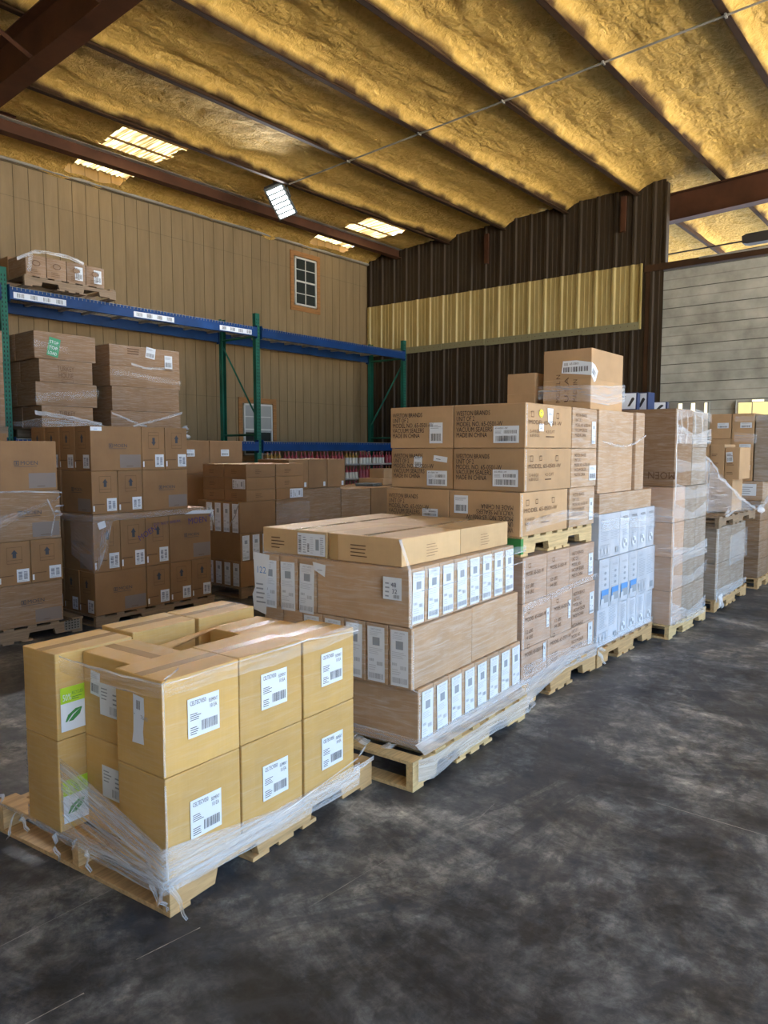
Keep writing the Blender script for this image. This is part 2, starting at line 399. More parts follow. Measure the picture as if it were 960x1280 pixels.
# ---- film
def ribbon(name, parent, path, h, m='film', off=.0, seg=8, rows=3, amp=.004, up=(0, 0, 1), tilt=None):
    """a strip of plastic film: path = world points of its lower edge, h = width (number or one per point)"""
    pts = [Vector(p) for p in path]; hs = h if isinstance(h, (list, tuple)) else [h]*len(pts)
    P2 = []; acc = 0
    for i in range(len(pts)-1):
        for k in range(seg):
            t = k/seg; P2.append((pts[i].lerp(pts[i+1], t), hs[i]+(hs[i+1]-hs[i])*t))
    P2.append((pts[-1], hs[-1]))
    me = bpy.data.meshes.new(name); vs = []; fs = []; uv = []; L = 0; sd = random.random()*50; up = Vector(up)
    for i, (p, hh) in enumerate(P2):
        if i: L += (p-P2[i-1][0]).length
        for r in range(rows+1):
            q = p+up*hh*r/rows
            nn = noise.noise_vector(q*9+Vector((sd, 0, 0)))*amp
            vs.append(q+nn); uv.append((L, hh*r/rows))
    for i in range(len(P2)-1):
        for r in range(rows): a = i*(rows+1)+r; fs.append((a, a+rows+1, a+rows+2, a+1))
    me.from_pydata([tuple(v) for v in vs], [], fs); me.materials.append(M[m])
    ul = me.uv_layers.new(name='UVMap')
    for pgn in me.polygons:
        pgn.use_smooth = True
        for li in pgn.loop_indices: ul.data[li].uv = uv[me.loops[li].vertex_index]
    return link_obj(name, me, parent)
def wrap(label, st=None, name='stretch_wrap'):
    r = empty(name, st.pt(0, 0, 0) if st else (0, 0, 0)); tag(r, label, 'stretch wrap'); r.location = (0, 0, 0); return r
def around(st, x0, x1, y0, y1, zs, e=.012):
    """left face far edge -> near corner -> right face far edge; zs = three heights"""
    return [st.pt(x0-e, y1+e, zs[0]), st.pt(x0-e, (y0+y1)/2, (zs[0]+zs[1])/2-.01), st.pt(x0-e, y0-e, zs[1]), st.pt((x0+x1)/2, y0-e, (zs[1]+zs[2])/2-.01), st.pt(x1+e, y0-e, zs[2])]
def tail(parent, p, d, w=.03, n=7, m='filmrope'):
    pts = []; q = Vector(p)
    for i in range(n): pts.append(q.copy()); q = q+Vector(d)/n+Vector((random.uniform(-.012, .012), random.uniform(-.012, .012), random.uniform(-.004, .004)))
    for pt in pts: pt.z = max(pt.z, .004)
    return ribbon('film_tail', parent, pts, [w*(1-.5*i/n) for i in range(n)], m, seg=2, rows=4, amp=w*.35, up=(.5, -.5, .7))

# ================================================================== STRUCTURE
XW = 11.8; YW = 10.2
def zb(y): return 5.342+(9.33-y)*.037          # underside of the purlins
# --- floor
fm = mat('stained_concrete', (.1, .1, .1), .55); v = coords(fm, 'Object', (1, 1, 1))
n1 = noisen(fm, v, .9, 9, .68, .6); n2 = noisen(fm, v, 3.2, 8, .72, .3); n3 = noisen(fm, v, 30, 5, .7)
vs = coords(fm, 'Object', (1.4, .5, 1)); n4 = noisen(fm, vs, 1.7, 7, .7, 1.2)
c1 = ramp(fm, n1, [(.38, (.040, .043, .050)), (.47, (.078, .083, .094)), (.54, (.14, .14, .138)), (.66, (.26, .255, .24))])
c2 = ramp(fm, n4, [(.40, (.40, .40, .42)), (.55, (1, 1, 1)), (.72, (2.0, 1.95, 1.85))])
c3 = mixc(fm, 1.0, c1, c2, 'MULTIPLY')
c4 = mixc(fm, .9, c3, ramp(fm, n2, [(.40, (.52, .52, .55)), (.60, (1.55, 1.52, 1.45))]), 'MULTIPLY')
vo = nd(fm, 'ShaderNodeTexVoronoi', feature='DISTANCE_TO_EDGE'); vo.inputs['Scale'].default_value = .45
wv = nd(fm, 'ShaderNodeVectorMath', operation='ADD'); sc = nd(fm, 'ShaderNodeVectorMath', operation='SCALE'); sc.inputs[3].default_value = .5
nz = nd(fm, 'ShaderNodeTexNoise'); nz.inputs['Scale'].default_value = 1.6; nz.inputs['Detail'].default_value = 6; lk(fm, v, nz.inputs['Vector'])
lk(fm, nz.outputs['Color'], sc.inputs[0]); lk(fm, v, wv.inputs[0]); lk(fm, sc.outputs[0], wv.inputs[1]); lk(fm, wv.outputs[0], vo.inputs['Vector'])
crack = ramp(fm, vo.outputs[0], [(.0, (.75, .75, .75)), (.003, (1, 1, 1))])
c5 = mixc(fm, 1.0, c4, crack, 'MULTIPLY')
n5 = noisen(fm, v, 13, 10, .78, .4); c5 = mixc(fm, .85, c5, ramp(fm, n5, [(.42, (.62, .62, .64)), (.50, (1, 1, 1)), (.60, (1.55, 1.53, 1.48))]), 'MULTIPLY')
n6 = noisen(fm, coords(fm, 'Object', (1, 1.3, 1)), .75, 10, .66, 1.4); pt_ = ramp(fm, n6, [(.50, (0, 0, 0)), (.535, (.62, .62, .62))]); c5 = mixc(fm, pt_, c5, (.034, .038, .050))
n7 = noisen(fm, coords(fm, 'Object', (1.2, 26, 1)), 1.0, 7, .8, .3); sc_ = ramp(fm, n7, [(.66, (0, 0, 0)), (.72, (.35, .35, .35))]); c5 = mixc(fm, sc_, c5, (.22, .215, .20))
sp = ramp(fm, n3, [(.70, (0, 0, 0)), (.76, (.25, .25, .25))]); c6 = mixc(fm, sp, c5, (.20, .195, .18))
lk(fm, c6, P(fm).inputs['Base Color']); lk(fm, ramp(fm, n2, [(.3, (.42,)*3), (.7, (.75,)*3)]), P(fm).inputs['Roughness']); bump(fm, n2, .25, .01)
M['floor'] = fm
q = MB(); q.box(-4, 24, -5.2, 10.6, -.2, 0, 'floor'); tag(q.build('floor'), kind='structure')
M['apron'] = mat('pale_concrete_apron', (.52, .48, .42), .9); q = MB(); q.box(-40, 60, -60, -5.2, -.25, -.03, 'apron'); tag(q.build('ground_outside'), kind='structure')
M['scratch'] = mat('scratched_concrete', (.30, .29, .27), .8)
for k, (a, b, c_, d_, wd) in enumerate([(3.182, 1.075, 3.186, .2, .006), (.80, 1.947, .99, 1.931, .006), (1.163, 1.941, 1.38, 1.916, .004), (.80, 2.32, 1.30, 2.33, .003), (1.68, 1.72, 2.1, 1.70, .002), (2.55, 1.60, 2.72, 1.62, .003)]):
    q = MB(); dx, dy = c_-a, d_-b; L = math.hypot(dx, dy); px, py = -dy/L*wd/2, dx/L*wd/2; N = 14
    for i in range(N):
        t0, t1 = i/N, (i+1)/N; w0 = .3+abs(noise.noise((i*.9, k, 0)))*1.8; w1 = .3+abs(noise.noise(((i+1)*.9, k, 0)))*1.8
        q.face([(a+dx*t0-px*w0, b+dy*t0-py*w0, .0012), (a+dx*t1-px*w1, b+dy*t1-py*w1, .0012), (a+dx*t1+px*w1, b+dy*t1+py*w1, .0012), (a+dx*t0+px*w0, b+dy*t0+py*w0, .0012)], 'scratch')
    tag(q.build('trim_%d' % (k+1)), kind='structure')

# --- foam ceiling
foam = mat('sprayed_foam', (.55, .38, .12), .85, spec=.2)
v = coords(foam, 'Object', (1, 1, 1)); na = noisen(foam, v, 9, 6, .62, 1.2); nb_ = noisen(foam, v, 38, 4, .6, .5)
vv = nd(foam, 'ShaderNodeTexVoronoi', feature='SMOOTH_F1'); vv.inputs['Scale'].default_value = 13
vw = coords(foam, 'Object', (.7, 1.5, 1)); lk(foam, vw, vv.inputs['Vector'])
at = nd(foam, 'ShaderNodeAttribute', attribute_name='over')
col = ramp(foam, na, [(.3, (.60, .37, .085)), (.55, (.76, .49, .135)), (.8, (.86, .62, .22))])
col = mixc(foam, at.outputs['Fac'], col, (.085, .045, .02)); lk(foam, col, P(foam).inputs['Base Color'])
ad = nd(foam, 'ShaderNodeMath', operation='ADD'); m1 = nd(foam, 'ShaderNodeMath', operation='MULTIPLY'); m1.inputs[1].default_value = .35
lk(foam, nb_, m1.inputs[0]); ad2 = nd(foam, 'ShaderNodeMath', operation='ADD'); lk(foam, na, ad.inputs[0]); lk(foam, m1.outputs[0], ad.inputs[1])
m2 = nd(foam, 'ShaderNodeMath', operation='MULTIPLY'); m2.inputs[1].default_value = -.5; lk(foam, vv.outputs[0], m2.inputs[0]); lk(foam, ad.outputs[0], ad2.inputs[0]); lk(foam, m2.outputs[0], ad2.inputs[1])
at2 = nd(foam, 'ShaderNodeAttribute', attribute_name='rough'); m3 = nd(foam, 'ShaderNodeMath', operation='MULTIPLY'); lk(foam, ad2.outputs[0], m3.inputs[0]); lk(foam, at2.outputs['Fac'], m3.inputs[1])
bump(foam, m3.outputs[0], 1.0, .07); M['foam'] = foam
PUR = [8.18-1.193*i for i in range(12)]
SKY = [(5.30, 6.28), (9.98, 11.06)]
def build_ceiling():
    X0, X1, Y0, Y1 = -1.5, 19., -5.2, 10.2; sx, sy = .06, .045
    nx = int((X1-X0)/sx); ny = int((Y1-Y0)/sy); me = bpy.data.meshes.new('ceiling'); vs = []; ov = []; rg = []
    for j in range(ny+1):
        y = Y0+(Y1-Y0)*j/ny
        for i in range(nx+1):
            x = X0+(X1-X0)*i/nx; z = zb(y)+.155
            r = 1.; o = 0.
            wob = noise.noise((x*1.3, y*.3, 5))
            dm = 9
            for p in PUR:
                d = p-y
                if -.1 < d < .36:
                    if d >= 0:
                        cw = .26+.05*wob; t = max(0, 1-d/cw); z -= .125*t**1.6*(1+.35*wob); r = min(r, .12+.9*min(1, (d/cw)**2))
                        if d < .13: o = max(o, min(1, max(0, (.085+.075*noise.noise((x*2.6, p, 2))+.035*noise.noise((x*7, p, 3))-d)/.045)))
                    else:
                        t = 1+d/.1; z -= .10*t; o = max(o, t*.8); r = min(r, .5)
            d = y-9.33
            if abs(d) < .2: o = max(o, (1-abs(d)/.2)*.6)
            ns = noise.fractal((x*3.2, y*4.2, 1.3), 1.0, 2.1, 4)
            rp = noise.noise((x*1.1, y*9+2*noise.noise((x*1.5, y*2, 8)), 0))
            z += (.026*ns+.018*rp)*r+.02*noise.noise((x*.8, y*.8, 9))
            if y > 9.75: z -= (y-9.75)*.30*(1+.4*noise.noise((x*3, y*3, 4)))
            vs.append((x, y, z)); ov.append(o); rg.append(r)
    fs = []
    for j in range(ny):
        yc = Y0+(Y1-Y0)*(j+.5)/ny
        for i in range(nx):
            xc = X0+(X1-X0)*(i+.5)/nx
            if any(a+.05*noise.noise((yc*4, a, 0)) < xc < b-.12+.12*noise.noise((yc*5, b, 0)) for a, b in SKY) and (8.42 < yc < 9.2 or 9.72 < yc < 10.06): continue
            a = j*(nx+1)+i; fs.append((a, a+nx+1, a+nx+2, a+1))
    me.from_pydata(vs, [], fs); me.materials.append(foam)
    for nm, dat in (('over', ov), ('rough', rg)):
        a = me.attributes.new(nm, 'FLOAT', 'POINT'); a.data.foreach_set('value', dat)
    me.polygons.foreach_set('use_smooth', [True]*len(me.polygons))
    tag(link_obj('ceiling', me), kind='structure')
build_ceiling()
# translucent corrugated roof sheets in the two openings
sk = bpy.data.materials.new('translucent_roof_sheet'); sk.use_nodes = True; nt = sk.node_tree; nt.nodes.clear()
o_ = nd(sk, 'ShaderNodeOutputMaterial'); a_ = nd(sk, 'ShaderNodeBsdfTranslucent'); a_.inputs[0].default_value = (.30, .215, .095, 1); b_ = nd(sk, 'ShaderNodeBsdfDiffuse'); b_.inputs[0].default_value = (.5, .4, .22, 1)
vx = coords(sk, 'Object', (16, .6, 1)); nx_ = noisen(sk, vx, 2.0, 3, .6); rx_ = ramp(sk, nx_, [(.40, (.03, .02, .008)), (.5, (.11, .08, .035)), (.60, (.30, .24, .12))]); lk(sk, rx_, a_.inputs[0])
m_ = nd(sk, 'ShaderNodeMixShader'); m_.inputs[0].default_value = .25; lk(sk, a_.outputs[0], m_.inputs[1]); lk(sk, b_.outputs[0], m_.inputs[2]); lk(sk, m_.outputs[0], o_.inputs[0]); M['skylight'] = sk
for k, (a, b) in enumerate(SKY):
    q = MB(); N = 66
    for i in range(N):
        x0 = a-.15+(b-a+.3)*i/N; x1 = a-.15+(b-a+.3)*(i+1)/N
        f = lambda x: .012*math.cos((x-a)*2*PI/.075)+(.02 if ((x-a) % .305) < .04 else 0)
        for (y0, y1) in ((8.25, 10.4),): q.face([(x0, y0, zb(y0)+.24+f(x0)), (x1, y0, zb(y0)+.24+f(x1)), (x1, y1, zb(y1)+.24+f(x1)), (x0, y1, zb(y1)+.24+f(x0))], 'skylight')
    for yy in (8.62, 9.03, 9.85): q.box(a-.1, b+.1, yy-.012, yy+.012, zb(yy)+.20, zb(yy)+.222, 'steel_dark' if 'steel_dark' in M else 'seam')
    tag(q.build('window_skylight_%d' % (k+1), recalc=False), kind='structure')

# --- steel frame
def steel(name, c, r=.55):
    m = mat(name, c, r); v = coords(m); n = noisen(m, v, 2.5, 5); lk(m, ramp(m, n, [(.3, tuple(x*.7 for x in c)), (.75, tuple(x*1.35 for x in c))]), P(m).inputs['Base Color']); P(m).inputs['Specular IOR Level'].default_value = .25; return m
M['rust'] = steel('red_oxide_steel', (.075, .028, .012), .7); M['purlin'] = steel('brown_purlin_steel', (.05, .024, .010), .9); M['galv'] = steel('grey_galvanised_steel', (.30, .28, .24), .4)
for k, p in enumerate(PUR):
    q = MB(); L0, L1 = (-1.5, XW-.02) if p > 4.1 else (-1.5, 19.)
    z = zb(p); q.box(L0, L1, p-.065, p, z, z+.004, 'purlin'); q.box(L0, L1, p-.003, p, z, z+.2, 'purlin'); q.box(L0, L1, p-.065, p-.062, z, z+.018, 'purlin')
    # rounded foam overspray on the web is part of the ceiling; bolts
    tag(q.build('trim_purlin_%d' % (k+1)), kind='structure')
for p in PUR[:4]:
    q = MB(); q.box(XW+.1, 19, p-.065, p, zb(p), zb(p)+.2, 'purlin'); tag(q.build('trim_purlin_far'), kind='structure')
q = MB(); y = 9.33; z = zb(y)-.02   # eave-side beam, I section
q.box(-1.5, XW-.05, y-.07, y+.07, z-.012, z, 'rust'); q.box(-1.5, XW-.05, y-.005, y+.005, z, z+.2, 'rust'); q.box(-1.5, XW-.05, y-.09, y+.05, z+.145, z+.15, 'galv'); q.box(-1.5, XW-.05, y-.07, y+.07, z+.2, z+.212, 'rust')
tag(q.build('trim_beam'), kind='structure')
def rafter(nm, X, y0, y1, drop, depth):
    q = MB()
    for a, b in ((0, 1),):
        zz = lambda y, d: zb(y)-drop+d
        def slab(xa, xb, d0, d1, m='rust'):
            q.prism([(y0, zz(y0, d0)), (y1, zz(y1, d0)), (y1, zz(y1, d1)), (y0, zz(y0, d1))], 0, xa, xb, m)
        slab(X-.1, X+.1, 0, .014); slab(X-.005, X+.005, .014, depth-.012); slab(X-.1, X+.1, depth-.012, depth)
        for i in range(int((y1-y0)/3)):
            y = y0+1.2+3*i; q.prism([(y, zz(y, 0)), (y+.01, zz(y, 0)), (y+.01, zz(y, depth)), (y, zz(y, depth))], 0, X-.09, X+.09, 'rust')
    tag(q.build(nm), kind='structure')
rafter('trim_rafter_near', 3.42, -5., 10.1, .42, .42)
rafter('trim_rafter_far', 12.05, -5., 10.1, .0, .45) if False else None
q = MB(); X = 12.1
q.prism([(-5, zb(-5)-.02), (4.6, zb(4.6)-.02), (4.6, zb(4.6)-.42), (-5, zb(-5)-.42)], 0, X-.006, X+.006, 'rust')
q.prism([(-5, zb(-5)-.42), (4.6, zb(4.6)-.42), (4.6, zb(4.6)-.43), (-5, zb(-5)-.43)], 0, X-.1, X+.1, 'rust')
q.prism([(-5, zb(-5)-.01), (4.6, zb(4.6)-.01), (4.6, zb(4.6)-.02), (-5, zb(-5)-.02)], 0, X-.1, X+.1, 'rust')
tag(q.build('trim_rafter_far'), kind='structure')
for (y0, dx) in ((6.98, -.75), (5.8, -.75), (8.18, -.75)):   # flange braces
    q = MB(); q.tube([(3.42+dx, y0, zb(y0)), (3.40, y0-.12, zb(y0)-.40)], .022, 'rust', 4); tag(q.build('trim_brace'), kind='structure')
for y0, z0, z1 in ((7.265, 4.89, 5.4), (4.75, 4.98, 5.52)):
    q = MB(); q.box(11.66, 11.70, y0-.04, y0+.04, z0, z1, 'rust'); q.box(11.70, 11.76, y0-.006, y0+.006, z0, z1, 'rust'); tag(q.build('trim_bracket'), kind='structure')
q = MB(); q.tube([(7.65, y, zb(y)-.012) for y in (8.1, 6., 4., 2., 0, -2, -5)], .011, 'galv', 8)
for p in PUR[1:9]: q.box(7.62, 7.68, p-.05, p-.03, zb(p)-.026, zb(p), 'galv')
tag(q.build('trim_conduit'), kind='structure')

# --- walls
t1 = mat('tan_grooved_siding', (.38, .285, .165), .7); v = coords(t1, 'Object')
sepx = nd(t1, 'ShaderNodeSeparateXYZ'); lk(t1, v, sepx.inputs[0])
nn = noisen(t1, coords(t1, 'Object', (3, 3, .35)), 2.5, 6, .65); lk(t1, ramp(t1, nn, [(.3, (.20, .135, .064)), (.6, (.255, .178, .088)), (.8, (.30, .215, .11))]), P(t1).inputs['Base Color'])
bump(t1, noisen(t1, coords(t1, 'Object', (30, 30, 1)), 3, 4), .2, .004); M['t1'] = t1
M['groove'] = mat('siding_groove', (.12, .085, .045), .9)
q = MB(); x = -1.5; g = .0095
k0 = math.ceil((x-4.66)/.2032); xs = [4.66+.2032*k for k in range(k0, 60) if 4.66+.2032*k < 19.]
pv = x
for xg in xs:
    q.box(pv, xg-g/2, YW, YW+.02, -.0, 5.6, 't1'); q.box(xg-g/2, xg+g/2, YW+.008, YW+.02, 0, 5.6, 'groove'); pv = xg+g/2
q.box(pv, 19, YW, YW+.02, 0, 5.6, 't1')
for zz in (2.44, 4.88): q.box(-1.5, 19., YW-.0006, YW+.001, zz-.002, zz+.002, 'groove')
tag(q.build('wall_left'), kind='structure')
q = MB(); q.box(-4, -1.5, YW, YW+.02, 0, 6, 't1'); q.box(-4.02, -4, -5.2, YW, 0, 6.2, 't1'); q.box(-4, -1.45, -5.2, YW, 5.9, 5.95, 't1'); tag(q.build('wall_back'), kind='structure')
q = MB(); q.tube([(-1.5, YW-.05, 5.33), (XW, YW-.05, 5.33)], .02, 'galv'); q.box(-1.5, XW, YW-.02, YW, 5.30, 5.37, 'groove'); tag(q.build('trim_eave'), kind='structure')

bw = mat('brown_corrugated_steel', (.075, .052, .034), .6, spec=.25); v = coords(bw, 'Object', (1, 1, .35)); nb2 = noisen(bw, v, 4, 5); lk(bw, ramp(bw, nb2, [(.3, (.036, .024, .013)), (.75, (.052, .035, .020))]), P(bw).inputs['Base Color']); M['brown'] = bw
yp = mat('yellow_fibreglass_panel', (.50, .38, .13), .45); v = coords(yp, 'Object', (1, 1, .3)); n = noisen(yp, v, 3, 6); lk(yp, ramp(yp, n, [(.3, (.36, .265, .085)), (.7, (.50, .39, .155))]), P(yp).inputs['Base Color']); M['ypanel'] = yp
M['ystrip'] = mat('weathered_flashing', (.24, .22, .12), .7)
def corr(y0, y1, z0, z1, x, m, amp=.03, pitch=.305, top=None):
    """ribbed sheet facing -X: major ribs every pitch, two small ribs between"""
    q = MB(); ys = [y0]; y = math.floor(y0/pitch)*pitch
    prof = [(0, 0), (.02, -amp), (.055, -amp), (.075, 0), (.145, 0), (.15, -.006), (.165, -.006), (.17, 0), (.225, 0), (.23, -.006), (.245, -.006), (.25, 0)]
    pts = []
    while y < y1:
        for a, b in prof:
            yy = y+a*pitch/.305
            if y0 <= yy <= y1: pts.append((yy, x+b))
        y += pitch
    pts = [(y0, x)]+pts+[(y1, x)]
    for i in range(len(pts)-1):
        (a, xa), (b, xb) = pts[i], pts[i+1]
        za = top(a) if top else z1; zbb = top(b) if top else z1
        q.face([(xa, a, z0), (xb, b, z0), (xb, b, zbb), (xa, a, za)], m)
        q.face([(xa+.002, a, z0), (xb+.002, b, z0), (xb+.002, b, zbb), (xa+.002, a, za)], m)
    return q
q = corr(4.13, YW, 0, 5, XW, 'brown', top=lambda y: zb(y)+.16)
q.box(XW-.03, XW+.09, 4.10, 4.13, 4.40, zb(4.1)+.1, 'brown')
tag(q.build('wall_right'), kind='structure')
q = corr(-5.2, .1, 0, 5, XW, 'brown', top=lambda y: 4.4); tag(q.build('wall_right_beyond_door'), kind='structure')
q = corr(4.47, 10.17, 3.53, 4.462, XW-.035, 'ypanel', amp=.03); q.box(XW-.075, XW-.03, 4.45, 4.475, 3.45, 4.46, 'ypanel'); tag(q.build('wall_panel_yellow'), kind='structure')
q = MB(); ys = [4.47+i*.95 for i in range(7)]
for i in range(6):
    q.box(XW-.075, XW-.068, ys[i]+.004, min(ys[i+1], 10.17), 3.44+.012*(i % 2), 3.56, 'ystrip')
    for j in range(8): q.box(XW-.078, XW-.075, ys[i]+.06+j*.115, ys[i]+.072+j*.115, 3.50, 3.512, 'seam')
tag(q.build('trim_flashing'), kind='structure')
# --- roll-up door
M['door'] = steel('pale_roll_door', (.40, .39, .33), .55)
q = MB(); z = 0; NS = 15; hh = 4.30/NS; M['doorgap'] = mat('door_slat_joint', (.10, .095, .075), .8)
for i in range(NS):
    z0, z1 = i*hh, (i+1)*hh
    for a, b in ((0, .012), (.012, .43), (.43, .45), (.45, .97)): pass
    q.box(XW+.02, XW+.05, .25, 4.29, z0, z1, 'door')
    q.box(XW+.012, XW+.02, .25, 4.29, z1-.008, z1+.004, 'doorgap'); q.box(XW+.0165, XW+.02, .25, 4.29, z0+hh*.48, z0+hh*.53, 'galv')
    q.box(XW+.016, XW+.02, .25, 4.29, z0+.014, z0+hh*.48, 'door'); q.box(XW+.016, XW+.02, .25, 4.29, z0+hh*.53, z1-.006, 'door')
dr = q.build('door_1'); tag(dr, kind='structure')
q = MB(); q.box(XW-.02, XW+.06, 4.29, 4.40, 0, 4.42, 'purlin'); q.box(XW-.04, XW+.08, .1, 4.42, 4.32, 4.42, 'purlin'); q.box(XW-.045, XW-.02, .1, 3.6, 4.40, 4.425, 'galv'); tag(q.build('trim_door_frame'), kind='structure')
M['litpane'] = mat('daylight_glow_pane', (.75, .65, .30), .4, emis=(.95, .82, .36), estr=.55); M['litpane2'] = mat('bright_daylight_glow_pane', (.9, .85, .6), .4, emis=(1, .92, .62), estr=1.1)  # panes emit a glow of their own that stands in for daylight
q = MB(); X = XW-.01
q.box(X-.02, X+.02, 3.38, 3.96, 2.05, 2.27, 'galv')
for y0, y1 in ((3.775, 3.83), (3.585, 3.64), (3.41, 3.445)): q.box(X-.028, X-.02, y0, y1, 2.05, 2.255, 'litpane2')
tag(q.build('window_4', dr), kind='structure')
q = MB(); q.box(X-.02, X+.02, 2.1, 3.0, 1.98, 2.255, 'galv')
for y0, y1 in ((2.79, 2.97), (2.56, 2.775), (2.33, 2.545), (2.12, 2.31)): q.box(X-.028, X-.02, y0, y1, 1.99, 2.235, 'litpane')
q.tube([(X-.04, 3.0, 1.9), (X-.04, 3.0, 2.27)], .012, 'galv'); q.box(X-.05, X-.02, 2.63, 2.78, 2.245, 2.27, 'litpane2')
tag(q.build('window_5', dr), kind='structure')
# door operator rod and housing beyond the header
q = MB(); q.tube([(14.5, 5.2, 5.23), (14.5, 3.3, 5.25), (14.5, 1, 5.26)], .014, 'ink'); q.tube([(14.6, 5.2, 5.08), (14.6, 1, 5.2)], .008, 'ink')
q.prism([(3.68, 5.19), (3.69, 5.31), (3.62, 5.34), (2.4, 5.36), (2.4, 5.18), (3.6, 5.17)], 0, 14.4, 14.6, 'ink'); tag(q.build('trim_door_operator'), kind='structure')

# --- windows on the tan wall
M['trimwood'] = woodm('reddish_window_trim', (.33, .15, .045)); M['sash'] = mat('white_vinyl_sash', (.62, .62, .58), .4); M['glass'] = mat('dark_window_glass', (.03, .035, .032), .06)
M['blind'] = mat('pale_blind', (.33, .34, .32), .7)
def window(nm, x0, x1, z0, z1, blind=False):
    r = MB(); y = YW; t = .085
    r.box(x0, x1, y-.022, y, z1-t, z1, 'trimwood'); r.box(x0, x1, y-.022, y, z0, z0+t, 'trimwood'); r.box(x0, x0+t, y-.022, y, z0+t, z1-t, 'trimwood'); r.box(x1-t, x1, y-.022, y, z0+t, z1-t, 'trimwood')
    o = r.build(nm, bev=.002); tag(o, kind='structure')
    a, b, c, d = x0+t+.02, x1-t-.02, z0+t+.02, z1-t-.02; s = MB(); f = .028; zm = (c+d)/2
    for z_ in (c, zm-f/2, d-f): s.box(a, b, y-.03, y, z_, z_+f, 'sash')
    for x_ in (a, b-f): s.box(x_, x_+f, y-.03, y, c, d, 'sash')
    s.box((a+b)/2-.007, (a+b)/2+.007, y-.02, y-.004, c, d, 'sash')
    for z_ in ((c+zm)/2, (d+zm)/2): s.box(a, b, y-.02, y-.004, z_-.007, z_+.007, 'sash')
    s.build('window_sash', o)
    g = MB(); g.box(a+f*.5, b-f*.5, y-.01, y-.004, c, d, 'glass'); g.build('window_glass', o)
    if blind: g = MB(); g.box(a+f, b-f, y-.014, y-.0105, c+.4, d-f, 'blind'); g.build('window_blind', o)
window('window_1', 9.63, 10.40, 4.13, 5.21)
window('window_2', 8.37, 9.24, 1.35, 2.46, True)

# ================================================================== LED flood light
r = empty('flood_light', (7.95, 8.40, 5.16)); tag(r, 'lit LED flood light hanging under the yellow foam ceiling', 'lamp')
M['lampbody'] = mat('grey_lamp_body', (.10, .11, .11), .4)
M['led'] = mat('lit_led_strip', (1, 1, 1), .4, emis=(.86, .97, 1.), estr=9)
# tilted rectangular head with six lit rows, facing the floor and the camera side
tilt = Matrix.Rotation(math.radians(-38), 4, 'X') @ Matrix.Rotation(0, 4, 'Y')
r.rotation_euler = Vector((-.55, -.50, -.62)).to_track_quat('-Z', 'Y').to_matrix().to_4x4().__matmul__(Matrix.Rotation(math.radians(-24), 4, 'Z')).to_euler(); r.location = (7.72, 8.36, 5.20)
q = MB(); q.box(-.15, .15, -.25, .25, 0, .05, 'lampbody')
for i in range(7): q.box(-.14+i*.042, -.13+i*.042, -.23, .23, .05, .085, 'lampbody')
q.build('lamp_housing', r, bev=.006)
for i in range(6):
    q = MB(); q.box(-.12, .12, -.225+i*.076, -.178+i*.076, -.008, -.001, 'led'); q.build('led_row', r)
q = MB(); q.tube([(-.16, 0, .02), (-.16, .22, .16), (.16, .22, .16), (.16, 0, .02)], .012, 'lampbody'); q.build('mounting_bracket', r)
q = MB(); q.tube([(0, .2, .12), (-.03, .30, .10), (-.02, .36, .16)], .008, 'ink'); q.build('power_cord', r)
ll = bpy.data.lights.new('lamp_light', 'AREA'); lo = bpy.data.objects.new('lamp_light', ll); COL.objects.link(lo); lo.parent = r; lo.location = (0, 0, -.03)
ll.shape = 'RECTANGLE'; ll.size = .32; ll.size_y = .42; ll.energy = 130; ll.spread = math.radians(125); ll.color = (.95, .97, 1.)

# ================================================================== PALLET RACK
RB = steel('blue_rack_paint', (.008, .042, .15), .45); RG = steel('green_rack_paint', (.014, .12, .08), .5); M['rblue'] = RB; M['rgreen'] = RG
M['wire'] = mat('wire_mesh_steel', (.35, .33, .28), .4, .6); M['hole'] = mat('slot_shadow', (.01, .02, .015), .9)
rk = empty('pallet_rack', (0, 0, 0)); tag(rk, 'tall pallet rack with green uprights and blue beams along the tan wall', 'rack')
YF, YB = 8.9, 9.8; PX = [3.91, 7.71, 11.40]; ZT = 3.64
for k, px in enumerate(PX):
    for yy in (YF, YB):
        q = MB(); s = -1 if yy == YF else 1
        q.box(px-.04, px+.04, yy+(.0 if s < 0 else -.003), yy+(.003 if s < 0 else 0), 0, ZT, 'rgreen')
        for sx in (-1, 1): q.box(px+sx*.04-.0015, px+sx*.04+.0015, yy-(0 if s < 0 else .07), yy+(.07 if s < 0 else 0), 0, ZT, 'rgreen')
        q.box(px-.06, px+.06, yy-.06, yy+.06, 0, .006, 'rgreen')
        if yy == YF:
            for i in range(int(ZT/.0508)-2):
                z = .08+i*.0508
                for sx in (-1, 1): q.prism([(px+sx*.018-.007, z), (px+sx*.018+.007, z), (px+sx*.018+.004, z+.026), (px+sx*.018-.004, z+.026)], 1, yy-.0008, yy, 'hole')
        q.build('upright', rk)
    for z0, z1 in ((.3, 1.6), (2.05, 3.2)):
        q = MB(); a, b = (YF+.05, YB-.05)
        q.tube([(px, a, z1 if k == 2 else z0), (px, b, z0 if k == 2 else z1)], .018, 'rgreen', 4); q.build('diagonal_brace', rk)
    for z in (.3, 1.78, 3.3): q = MB(); q.tube([(px, YF+.05, z), (px, YB-.05, z)], .018, 'rgreen', 4); q.build('cross_brace', rk)
bays = [(3.91-3.72, 3.91), (3.91, 7.71), (7.71, 11.40)]
